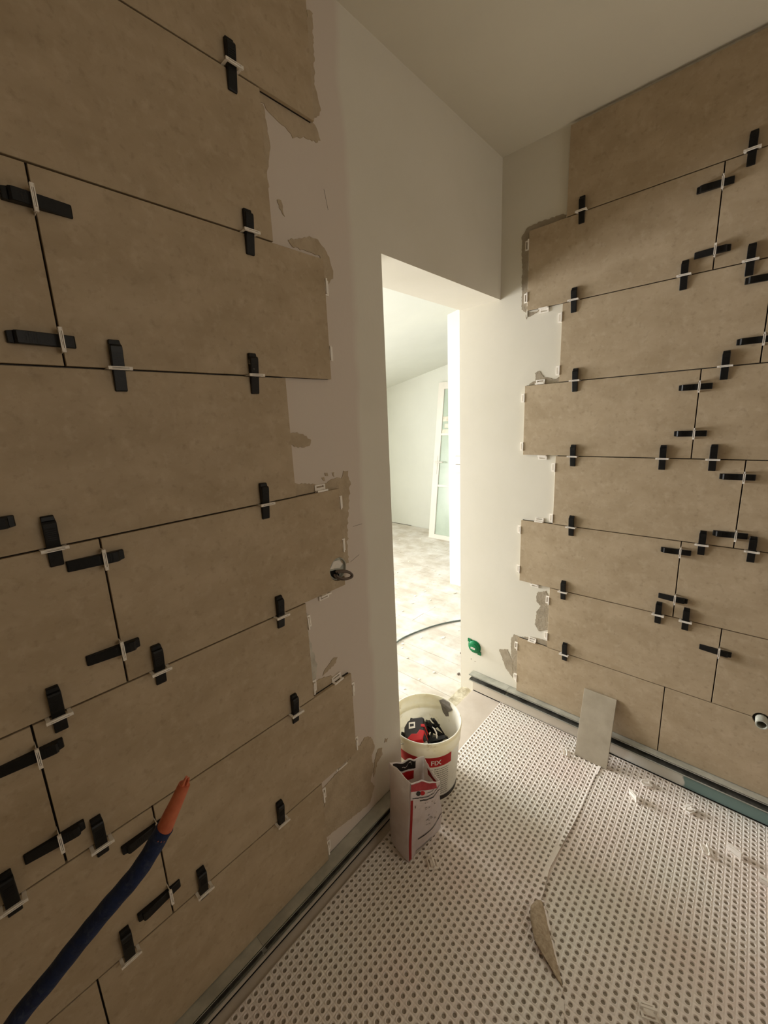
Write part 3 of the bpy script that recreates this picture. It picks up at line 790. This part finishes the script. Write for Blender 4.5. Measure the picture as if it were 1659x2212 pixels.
# ---- waste pipe stub
E_ = empty('pipe_stub', RW(-0.993, J(6), -T), ROT_R)
thing(E_, 'short pale plastic waste pipe sticking out between two tiles', 'pipe')
m = MB(); m.lathe([(0.0165, 0.0), (0.0165, 0.047), (0.0160, 0.048), (0.0130, 0.048), (0.0125, 0.0465), (0.0125, 0.0)], n=36)
put('pipe', m.mesh('pipe', M['pvc'], smooth='auto'), E_)
m = MB(); m.lathe([(0.0001, 0.012), (0.0125, 0.012)], n=24)
put('bore_shade', m.mesh('bore_shade', M['dark']), E_)  # dark disc standing in for the shaded inside of the pipe
m = MB(); m.lathe([(0.0165, 0.0012), (0.0236, 0.0012)], n=36)
put('gap_shade_ring', m.mesh('gap_shade_ring', M['dark']), E_)  # flat dark ring painted as the shade in the hole

# ---- cable box with looped cable
E_ = empty('cable_box', LW(-1.046, 1.084, -T), ROT_L)
thing(E_, 'round wall box with looped grey cable at the tile end', 'cable box')
m = MB(); m.lathe([(0.0001, 0.0012), (0.030, 0.0012), (0.0315, 0.009), (0.0335, 0.0095), (0.0345, 0.008), (0.0345, 0.0)], n=36)
put('box_ring', m.mesh('box_ring', M['pvc'], smooth='auto'), E_)
m = MB(); m.poly_prism([(-0.026, 0.004), (-0.010, 0.024), (0.014, 0.022), (0.026, 0.006), (0.012, -0.004), (-0.008, 0.002)], lambda u, v, t: (u, v, t), 0.0014, 0.0030)
put('plaster_blob', m.mesh('plaster_blob', M['white_p']), E_)
m = MB(); m.poly_prism([(-0.029, -0.002), (-0.006, -0.004), (0.010, -0.012), (0.010, -0.027), (-0.010, -0.028), (-0.024, -0.018)], lambda u, v, t: (u, v, t), 0.0014, 0.0022)
put('hollow_shade', m.mesh('hollow_shade', M['dark']), E_)  # thin dark patch painted as the shade in the box
def loop(rx, ry, cx, cy, tilt, z0, z1, ph):
    pts = []
    for i in range(33):
        a = 2*math.pi*i/32*0.93 + ph
        x_ = cx + rx*math.cos(a)*math.cos(tilt) - ry*math.sin(a)*math.sin(tilt)
        y_ = cy + rx*math.cos(a)*math.sin(tilt) + ry*math.sin(a)*math.cos(tilt)
        pts.append((x_, y_, z0 + (z1-z0)*(0.5 + 0.5*math.cos(a - ph - math.pi))))
    return pts
for k, (rx, ry, dx, dz) in enumerate(((0.026, 0.013, 0.0, 0), (0.023, 0.0105, 0.001, 0.005))):
    m = MB().tube(loop(rx, ry, 0.012 + dx, -0.022, -0.30, 0.006 + dz, 0.028 + dz, math.pi), 0.0037, 8)
    put('cable_loop', m.mesh('cable_loop', M['cable'], smooth=True), E_)

# ---- blue sleeved pipe
def catmull(P, n=8):
    out = []; P = [Vector(p) for p in P]
    for i in range(len(P)-1):
        p0, p1, p2, p3 = P[max(i-1, 0)], P[i], P[i+1], P[min(i+2, len(P)-1)]
        for k in range(n):
            t = k/n
            out.append(0.5*((2*p1) + (p2-p0)*t + (2*p0-5*p1+4*p2-p3)*t*t + (3*p1-p0-3*p2+p3)*t**3))
    return out + [P[-1]]
E_ = empty('sleeved_pipe', (-2.0, -0.13, 0.006))
thing(E_, 'blue sleeved supply pipe with bare torn orange end, crossing before the tiles', 'pipe')
path = [(-2.0, -0.13, 0.006), (-1.998, -0.135, 0.25), (-1.96, -0.160, 0.50), (-1.8918, -0.2040, 0.7009), (-1.8209, -0.2427, 0.7928), (-1.7623, -0.2755, 0.8618), (-1.7151, -0.3016, 0.9138), (-1.6782, -0.3170, 0.9656)]
inv = Vector((-2.0, -0.13, 0.006))
pp = [tuple(p - inv) for p in catmull(path)]
nb = len(pp)
m = MB().tube(pp, [0.0121 + 0.0003*math.sin(i*1.7) for i in range(nb)], 18)
put('blue_sleeve', m.mesh('blue_sleeve', M['blue'], smooth='auto'), E_)
path2 = [(-1.6850, -0.3150, 0.9560), (-1.6782, -0.3170, 0.9656), (-1.6700, -0.3200, 0.9810), (-1.6606, -0.3229, 0.9970), (-1.6465, -0.3262, 1.0205)]
pp2 = [tuple(p - inv) for p in catmull(path2, 5)]
m = MB().tube(pp2, [0.0113 - 0.0033*(i/(len(pp2)-1))**1.6 for i in range(len(pp2))], 16)
end = Vector(pp2[-1]); d = (Vector(pp2[-1]) - Vector(pp2[-2])).normalized()
random.seed(5)
oc = put('orange_core', m.mesh('orange_core', M['orange'], smooth='auto'), E_)
m = MB()
for k in range(5):
    a = k*1.3; off = Vector((math.cos(a)*0.0035, math.sin(a)*0.003, math.sin(a*2)*0.0035))
    m.tube([end + off - d*0.01, end + off*0.8 + d*random.uniform(0.003, 0.010)], [0.0042, 0.0016], 6)
put('torn_end', m.mesh('torn_end', M['orange']), oc)

# ---- bucket
BC = Vector((-0.630, 0.000, 0.0))
BZ0 = 0.0068
E_ = empty('bucket', (BC.x, BC.y, BZ0))
thing(E_, 'round dirty white plastic bucket with red label, standing in the doorway', 'bucket')
def rad(z): return 0.121 + (0.139 - 0.121) * z / 0.255
m = MB()
m.lathe([(0.0001, 0.0005), (0.117, 0.0005), (0.121, 0.006), (rad(0.13), 0.13), (rad(0.232), 0.232), (rad(0.232)+0.0015, 0.234), (0.1415, 0.236), (0.1425, 0.262), (0.1435, 0.264), (0.1445, 0.280), (0.1462, 0.283), (0.1465, 0.296), (0.1450, 0.300),
         (0.1420, 0.300), (0.1410, 0.297), (0.1385, 0.262), (rad(0.23)-0.003, 0.23), (0.118, 0.008), (0.0001, 0.006)], n=64)
put('pail', m.mesh('pail', M['bucket'], smooth='auto'), E_)
def on_pail(a0, a1, z0, z1, r_off, nseg=24, inner=False):
    m = MB()
    def fn(u, v):
        a = math.radians(a0 + (a1-a0)*u); z = z0 + (z1-z0)*v; r = (rad(z) + r_off) if not inner else (rad(z) - 0.004 - r_off)
        return (r*math.cos(a), r*math.sin(a), z)
    m.grid(fn, nseg, 3)
    return m
band = put('red_label', on_pail(-215, -98.6, 0.184, 0.230, 0.0006).mesh('red_label', M['red'], smooth=True), E_)
def text_object(body, size, fn, mat_, name, parent):
    cu = bpy.data.curves.new('tmp', 'FONT'); cu.body = body; cu.size = size; cu.align_x = 'LEFT'; cu.resolution_u = 4; cu.offset = size*0.022
    o = bpy.data.objects.new('tmp', cu); COL.objects.link(o)
    dg = bpy.context.evaluated_depsgraph_get(); me = bpy.data.meshes.new_from_object(o.evaluated_get(dg))
    bpy.data.objects.remove(o); bpy.data.curves.remove(cu)
    bm = bmesh.new(); bm.from_mesh(me)
    bmesh.ops.triangulate(bm, faces=bm.faces)
    for v in bm.verts: v.co = Vector(fn(v.co.x, v.co.y))
    bm.to_mesh(me); bm.free()
    me.materials.clear(); me.materials.append(mat_)
    return put(name, me, parent)
def pail_text(a_start, z, r_off):
    def fn(x_, y_):
        zz = z + y_; r = rad(zz) + r_off; a = math.radians(a_start) + x_/r
        return (r*math.cos(a), r*math.sin(a), zz)
    return fn
text_object('FIX', 0.030, pail_text(-137, 0.194, 0.0011), M['white_p'], 'lettering', band)
random.seed(11)
m = MB()
for k in range(13):                                   # lines of small print
    z = 0.170 - k*0.0105
    for (a0, a1) in ((-150, -134), (-131, -104)):
        a = a0
        while a < a1:
            w = random.uniform(1.5, 5.0); e = min(a + w, a1)
            q = on_pail(a, e, z, z + 0.0032, 0.0006, 3); b = len(m.v); m.v += q.v; m.add([tuple(b+i for i in f) for f in q.f])
            a = e + 0.9
put('small_print', m.mesh('small_print', M['grey_p']), E_)
put('dark_base_band', on_pail(-215, -60, 0.012, 0.032, 0.0006).mesh('dark_base_band', M['black_p'], smooth=True), E_)
put('print_through', on_pail(112, 150, 0.178, 0.226, 0.0006, 12, True).mesh('print_through', M['pink'], smooth=True), E_)  # pink patch where the red label shows through the plastic
m = MB()                                              # grey mortar smear inside the rim
sm = [(-12, 0.298), (2, 0.297), (10, 0.282), (6, 0.262), (2, 0.235), (-5, 0.222), (-12, 0.232), (-10, 0.25), (-16, 0.262), (-20, 0.275), (-13, 0.285)]
def smf(u, v, t):
    a = math.radians(u); r = (0.1385 - (0.262 - min(v, 0.262))*0.07 + max(0, v-0.262)*0.07) - 0.0012 - t
    return (r*math.cos(a), r*math.sin(a), v)
m.poly_prism([(u*1.0, v) for u, v in sm], lambda u, v, t: smf(u, v, t), 0.0, 0.001)
put('mortar_smear', m.mesh('mortar_smear', M['grey_p']), E_)
# steel wire handle hanging down behind
m = MB(); pts = []
for i in range(25):
    a = math.pi*i/24; pts.append((0.1478*math.cos(a), 0.150*math.sin(a)*0.98, 0.272 - 0.10*math.sin(a)))
m.tube(pts, 0.0018, 6)
put('handle', m.mesh('handle', M['metal'], smooth=True), E_)

# ---- what the bucket holds
random.seed(42)
k = 0
wp = None
for ring, (rr_, cnt, zb) in enumerate(((0.080, 7, 0.060), (0.084, 8, 0.105), (0.092, 10, 0.150), (0.094, 12, 0.184), (0.055, 7, 0.190))):
    for i in range(cnt):
        a = 2*math.pi*i/cnt + ring*0.4 + random.uniform(-0.15, 0.15)
        c = BC + Vector((rr_*0.72*math.cos(a), rr_*0.72*math.sin(a), zb + random.uniform(-0.008, 0.010)))
        yaw = a + math.pi/2 + random.uniform(-0.7, 0.7); pit = random.uniform(-0.45, 0.45); rol = random.choice([0, math.pi, math.pi/2]) + random.uniform(-0.3, 0.3)
        rot = (Matrix.Rotation(yaw, 3, 'Z') @ Matrix.Rotation(pit, 3, 'X') @ Matrix.Rotation(rol, 3, 'Y'))
        o = put('tile_wedge', WEDGE)
        o.rotation_euler = rot.to_euler()
        o.location = c + rot @ Vector((0, 0.045, 0))
        thing(o, 'loose black wedge in the heap inside the white bucket', 'tile wedge', 'black wedges heaped in the bucket')
for (dx, dy, z, yaw, pit, l) in ((0.074, -0.006, 0.212, 0.75, 0.95, 'black wedge standing on end in the bucket, nearer the mortar-smeared rim'),
                                 (0.050, 0.000, 0.212, 0.45, 0.80, 'black wedge standing on end in the bucket, between tape measure and smeared rim')):
    rot = (Matrix.Rotation(yaw, 3, 'Z') @ Matrix.Rotation(pit, 3, 'X') @ Matrix.Rotation(0.3, 3, 'Y'))
    o = put('tile_wedge', WEDGE); o.rotation_euler = rot.to_euler(); o.location = BC + Vector((dx, dy, z)) + rot @ Vector((0, 0.045, 0))
    thing(o, l, 'tile wedge', 'black wedges heaped in the bucket')
# long black tool across the heap
m = MB(); m.box(-0.055, -0.011, -0.006, 0.055, 0.011, 0.006); m.box(-0.055, -0.004, 0.006, 0.055, 0.004, 0.009)
o = put('black_bar', m.mesh('black_bar', M['wedge']), None, (BC.x + 0.044, BC.y + 0.050, 0.216), (0.1, 0.12, math.radians(-62)))
bevel(o, 0.002); thing(o, 'smooth black plastic bar behind the tape measure in the bucket', 'bar')
# white cable tie end
m = MB().tube([(0, 0, 0), (0.012, 0.010, 0.012), (0.018, 0.024, 0.020), (0.020, 0.036, 0.022)], [0.0028, 0.0036, 0.003, 0.0012], 6)
o = put('white_clip_scrap', m.mesh('white_clip_scrap', M['clip'], smooth=True), None, (BC.x + 0.012, BC.y - 0.046, 0.220))
thing(o, 'curved white plastic scrap among the black wedges in the bucket', 'plastic scrap')
# terracotta scrap
m = MB().poly_prism([(-0.026, -0.02), (0.024, -0.022), (0.030, 0.010), (0.006, 0.022), (-0.024, 0.018)], lambda u, v, t: (u, v, t), -0.007, 0.007)
o = put('terracotta_scrap', m.mesh('terracotta_scrap', M['terracotta']), None, (BC.x - 0.078, BC.y - 0.040, 0.218), (0.35, -0.2, 0.3))
bevel(o, 0.002); thing(o, 'flat terracotta orange piece at the near inside of the bucket', 'scrap')
# tape measure
E_ = empty('tape_measure', (BC.x - 0.036, BC.y + 0.022, 0.240), (math.radians(-14), math.radians(-16), math.radians(38)))
E_.scale = (1.35, 1.35, 1.3)
thing(E_, 'black and red tape measure with pale label, lying on the wedges in the bucket', 'tape measure')
prof = [(-0.036, -0.030), (0.032, -0.030), (0.036, -0.024), (0.036, 0.004), (0.028, 0.022), (0.010, 0.033), (-0.012, 0.033), (-0.030, 0.022), (-0.037, 0.002)]
m = MB().poly_prism(prof, lambda u, v, t: (u, v, t), -0.022, 0.022)
o = put('case', m.mesh('case', M['black_p']), E_); bevel(o, 0.004, 3)
m = MB().poly_prism([(-0.0375, -0.024), (-0.010, -0.0315), (-0.004, -0.016), (-0.016, -0.006), (-0.014, 0.010), (-0.028, 0.0235), (-0.0385, 0.003)], lambda u, v, t: (u, v, t), -0.023, 0.0232)
o = put('red_grip', m.mesh('red_grip', M['red']), E_); bevel(o, 0.002)
m = MB().poly_prism([(0.002, -0.0315), (0.010, -0.0315), (0.012, -0.020), (0.004, -0.020)], lambda u, v, t: (u, v, t), -0.0225, 0.0232)
put('red_trim', m.mesh('red_trim', M['red']), E_)
m = MB(); m.box(0.002, -0.002, 0.0222, 0.022, 0.018, 0.0228)
o = put('printed_label', m.mesh('printed_label', M['white_p']), E_)
m = MB(); m.box(0.008, 0.002, 0.0228, 0.0165, 0.014, 0.0231); m2 = m
p_ = put('dark_square', m.mesh('dark_square', M['black_p']), o)
m = MB(); m.box(-0.038, -0.033, -0.008, -0.034, -0.020, 0.008)
put('hook', m.mesh('hook', M['metal']), E_)

# ---- sack
base = [(-0.957, -0.153), (-0.790, -0.169), (-0.785, -0.088), (-0.945, -0.070)]
topz = [(-0.948, -0.169, 0.345), (-0.833, -0.208, 0.283), (-0.800, -0.115, 0.303), (-0.925, -0.058, 0.335)]
O = Vector((-0.87, -0.12, 0.006))
NA, NT = 64, 44
def sack(a, t, off=0.0, crinkle=True):
    """a 0..1 around the sack (0 = corner by the red stripe), t 0..1 height"""
    s = a*4 % 4; k = int(s) % 4; f = s - int(s)
    ff = f
    b0, b1 = Vector((*base[k], 0)), Vector((*base[(k+1) % 4], 0))
    t0, t1 = Vector(topz[k]), Vector(topz[(k+1) % 4])
    pb = b0.lerp(b1, ff); pt = t0.lerp(t1, ff)
    p = pb.lerp(pt, t)
    cb = Vector((-0.869, -0.120, 0)); ct = Vector((-0.8765, -0.1375, p.z))
    c = cb.lerp(ct, t); c.z = p.z
    out = (p - c); out.z = 0; n = out.normalized()
    bulge = 0.010*math.sin(math.pi*ff) * math.sin(math.pi*min(1, t*1.05))**0.6 - 0.006*(1 - min(1, 4*min(ff, 1-ff)))*0
    bulge += 0.006*math.sin(math.pi*min(1.0, t*1.6)) - 0.010*max(0, t-0.72)*2.0*math.sin(math.pi*ff)
    bulge -= 0.010*max(0, 0.06 - t)/0.06
    if crinkle:
        q = Vector((p.x*26, p.y*26, p.z*11))
        bulge += 0.0042*noise.noise(q) + 0.0026*abs(noise.noise(Vector((p.x*50, p.y*50, p.z*36))))*(0.4 + t)
        p.z += 0.010*t*noise.noise(Vector((p.x*40, p.y*40, 2))) if t > 0.9 else 0
    return p + n*(bulge + off) - O + Vector((0, 0, 0.006))
E_ = empty('cement_sack', O)
thing(E_, 'open crinkled white sack with red and black print, in front of the bucket', 'sack')
m = MB(); m.grid(lambda u, v: sack(u*0.99999, v), NA, NT)
b = len(m.v); m.v.append(tuple(Vector((-0.869, -0.12, 0.0075)) - O)); m.add([(b, i, i+1) for i in range(NA)])
skin = put('sack_skin', m.mesh('sack_skin', M['bag'], smooth=True), E_)
sm_ = skin.modifiers.new('thick', 'SOLIDIFY'); sm_.thickness = 0.0012; sm_.offset = -1
m = MB()
def fill(u, v):
    r = v; a = u; p = sack(a*0.99999, 0.62, -0.006); c = Vector((-0.872, -0.130, 0)) - O
    q = Vector((c.x, c.y, p.z)).lerp(p, r); q.z = 0.195 + 0.010*(1-r) + 0.008*noise.noise(Vector((q.x*40, q.y*40, 0)))
    return q
m.grid(fill, 32, 8)
put('contents', m.mesh('contents', M['powder'], smooth=True), E_)
def decal(name, material, s0, s1, t0, t1, face=0, off=0.0016, nu=12, nv=6, shear=0.0, outline=None):
    m = MB()
    if outline is None:
        m.grid(lambda u, v: sack((face + s0 + (s1-s0)*u)/4, t0 + (t1-t0)*v + shear*u, off), nu, nv)
    else:
        # fine triangulated outline on the face
        n = 14
        def f(u, v, t): return sack((face + u)/4, v, off)
        tri = tessellate_polygon([[Vector((u, v, 0)) for u, v in outline]])
        m.v = [tuple(f(u, v, 0)) for u, v in outline]; m.add([t for t in tri])
    return put(name, m.mesh(name, material, smooth=True), E_)
decal('red_band', M['dull_red'], 0.02, 0.86, 0.895, 0.985)
decal('red_stripe', M['deepred'], 0.030, 0.105, 0.03, 0.80, nu=3, nv=30)
def stroke(name, material, pts, w, off=0.0018, face=0, parent=E_):
    m = MB(); n = 40
    P = [Vector((a, b_, 0)) for a, b_ in pts]
    seg = []
    tot = sum((P[i+1]-P[i]).length for i in range(len(P)-1))
    for i in range(len(P)-1):
        k = max(2, int(n*(P[i+1]-P[i]).length/tot))
        for j in range(k): seg.append(P[i].lerp(P[i+1], j/k))
    seg.append(P[-1])
    for p in seg:
        m.v.append(tuple(sack((face + p.x)/4, p.y - w/2, off))); m.v.append(tuple(sack((face + p.x)/4, p.y + w/2, off)))
    m.add([(2*i, 2*i+2, 2*i+3, 2*i+1) for i in range(len(seg)-1)])
    return put(name, m.mesh(name, material), parent)
stroke('black_line', M['black_p'], [(0.08, 0.818), (0.55, 0.815), (0.72, 0.835), (0.97, 0.93)], 0.009)
stroke('black_line', M['black_p'], [(0.30, 0.785), (0.70, 0.778), (0.97, 0.87)], 0.013)
stroke('black_line', M['black_p'], [(0.27, 0.305), (0.60, 0.325), (0.97, 0.405)], 0.016)
stroke('grey_line', M['grey_p'], [(0.5, 0.86), (0.66, 0.862), (0.78, 0.90)], 0.008)
for cx_, ma in ((0.26, 'black_p'), (0.385, 'red')):
    decal('round_mark', M[ma], 0, 0, 0, 0, off=0.0019, outline=[(cx_ + 0.070*math.cos(i*math.pi/7), 0.866 + 0.026*math.sin(i*math.pi/7)) for i in range(14)])
random.seed(8)
for k in range(26):
    a, t = random.uniform(0.42, 0.74), random.choice([random.uniform(0.64, 0.74), random.uniform(0.42, 0.56)])
    decal('line_drawing', M['grey_p'], a, a + random.uniform(0.015, 0.06), t, t + random.uniform(0.003, 0.012), nu=2, nv=1)
decal('grey_box', M['pale_p'], 0.24, 0.66, 0.045, 0.115, nu=6, nv=3)
decal('small_mark', M['grey_p'], 0.16, 0.19, 0.70, 0.735, nu=1, nv=1)
# prints on the inside of the open mouth: black panel with a pale squiggle, red panel below
decal('black_panel', M['black_p'], 0.25, 0.93, 0.86, 0.985, face=2, off=-0.0032, nu=14)
decal('inner_red_panel', M['red'], 0.30, 0.86, 0.70, 0.83, face=2, off=-0.0032, nu=14)
stroke('squiggle', M['white_p'], [(0.38, 0.925), (0.42, 0.965), (0.48, 0.955), (0.52, 0.915), (0.58, 0.905), (0.64, 0.93), (0.70, 0.935)], 0.010, off=-0.0042, face=2)
stroke('squiggle', M['white_p'], [(0.30, 0.85), (0.45, 0.862), (0.60, 0.848), (0.75, 0.868), (0.92, 0.85)], 0.012, off=-0.0040, face=2)
decal('inner_red_patch', M['red'], 0.15, 0.75, 0.80, 0.93, face=1, off=-0.0032, nu=8)

# ---- next room: door leaf leaning on the far wall, sockets, cable, crumbs
H = 1.985; Wd = 0.73
tilt = math.atan2(0.30, 1.985)
E_ = empty('door_leaf', (2.378, 2.113, FAR + 0.002), (0, tilt, math.radians(0.5)))
thing(E_, 'white glazed door leaf leaning against the wall of the bright next room', 'door')
def slab(name, y0, y1, z0, z1, t0, t1, ma, parent=E_):
    m = MB(); m.box(t0, -y1, z0, t1, -y0, z1)
    return put(name, m.mesh(name, M[ma]), parent)
slab('stile', 0, 0.085, 0, H, 0, 0.04, 'door_w'); slab('stile', Wd - 0.085, Wd, 0, H, 0, 0.04, 'door_w')
slab('bottom_rail', 0.085, Wd - 0.085, 0, 0.055, 0, 0.04, 'door_w'); slab('top_rail', 0.085, Wd - 0.085, H - 0.085, H, 0, 0.04, 'door_w')
zs = [0.055, 0.672, 1.325, H - 0.085]
for z in zs[1:3]: slab('muntin', 0.085, Wd - 0.085, z, z + 0.028, 0.004, 0.036, 'door_w')
for i in range(3):
    slab('pane', 0.085, Wd - 0.085, (zs[i] + (0.028 if i else 0)), zs[i+1], 0.016, 0.022, 'glass')
for (y0, z0, w, h) in ((0.09, 1.35, 0.2, 0.05), (0.12, 1.42, 0.24, 0.05), (0.09, 1.50, 0.16, 0.06), (0.16, 1.58, 0.22, 0.07)):
    slab('paper_scrap', y0, y0 + w, z0, z0 + h, 0.0125, 0.016, 'paper')
hp = slab('handle_plate', 0.025, 0.062, 0.83, 1.07, -0.006, 0, 'door_w')
m = MB(); m.tube([(-0.004, -0.044, 0.985), (-0.035, -0.044, 0.985), (-0.045, -0.052, 0.985), (-0.045, -0.165, 0.985)], 0.0095, 8)
put('handle', m.mesh('handle', M['door_w'], smooth=True), E_)

for z_, l in ((1.135, 'upper white double socket on the bright partition in the next room'), (1.060, 'lower white socket on the bright partition in the next room')):
    E_ = empty('wall_socket', (1.262, 0.978, z_ + 0.003), (math.pi/2, 0, -math.pi/2))
    thing(E_, l, 'socket', 'wall sockets in the next room')
    m = MB().poly_prism(rrect(0.036, 0.034, 0.010), lambda u, v, t: (u, v, t), 0.0, 0.009)
    o = put('plate', m.mesh('plate', M['door_w']), E_); bevel(o, 0.0015)
    m = MB().poly_prism(rrect(0.039, 0.037, 0.011), lambda u, v, t: (u, v, t), 0.0, 0.0015)
    put('outline_shade', m.mesh('outline_shade', M['grey_p']), E_)  # grey rim painted as the shadow line round the plate
    m = MB(); m.lathe([(0.0001, 0.0062), (0.018, 0.0062), (0.0205, 0.0095), (0.0215, 0.0095)], n=24)
    put('well', m.mesh('well', M['pale_p'], smooth='auto'), E_)

m = MB().tube([tuple(p) for p in catmull([(-0.35, 0.75, FAR + 0.006), (-0.05, 0.80, FAR + 0.006), (0.158, 0.817, FAR + 0.006), (0.266, 0.81, FAR + 0.006), (0.412, 0.772, FAR + 0.006), (0.548, 0.72, FAR + 0.006), (0.685, 0.638, FAR + 0.006), (0.85, 0.50, FAR + 0.006), (0.95, 0.35, FAR + 0.006)], 6)], 0.0055, 8)
o = put('floor_cable', m.mesh('floor_cable', M['cable_g'], smooth=True))
thing(o, 'grey-green cable running across the dusty planks of the next room', 'cable')
random.seed(77)
m = MB()
for k in range(240):
    x_ = random.uniform(-0.6, 2.3); y_ = random.uniform(0.3, 2.8)
    s = random.uniform(0.003, 0.010) * (1.7 if random.random() < 0.12 else 1); a = random.uniform(0, 6.28)
    pts = [(s*random.uniform(0.6, 1)*math.cos(i*1.2566 + a), s*random.uniform(0.6, 1)*math.sin(i*1.2566 + a)) for i in range(5)]
    m.poly_prism(pts, lambda u, v, t: (x_ + u*1.5, y_ + v, t), FAR - 0.001, FAR + random.uniform(0.0015, 0.005))
o = put('plaster_crumbs', m.mesh('plaster_crumbs', M['chip']))
o['kind'] = 'stuff'; thing(o, 'white plaster crumbs scattered over the planks of the next room', 'crumbs')
for (x_, y_, s, ma) in ((0.115, 0.295, 0.012, 'cable'), (0.32, 0.40, 0.010, 'cable'), (1.10, 0.93, 0.020, 'paper')):
    pts = [(s*math.cos(i*1.05), s*0.6*math.sin(i*1.05)) for i in range(6)]
    m = MB().poly_prism(pts, lambda u, v, t: (u, v, t), 0.0, 0.006)
    put('knot', m.mesh('knot', M[ma]), floor2, (x_, y_, FAR + 0.0005))
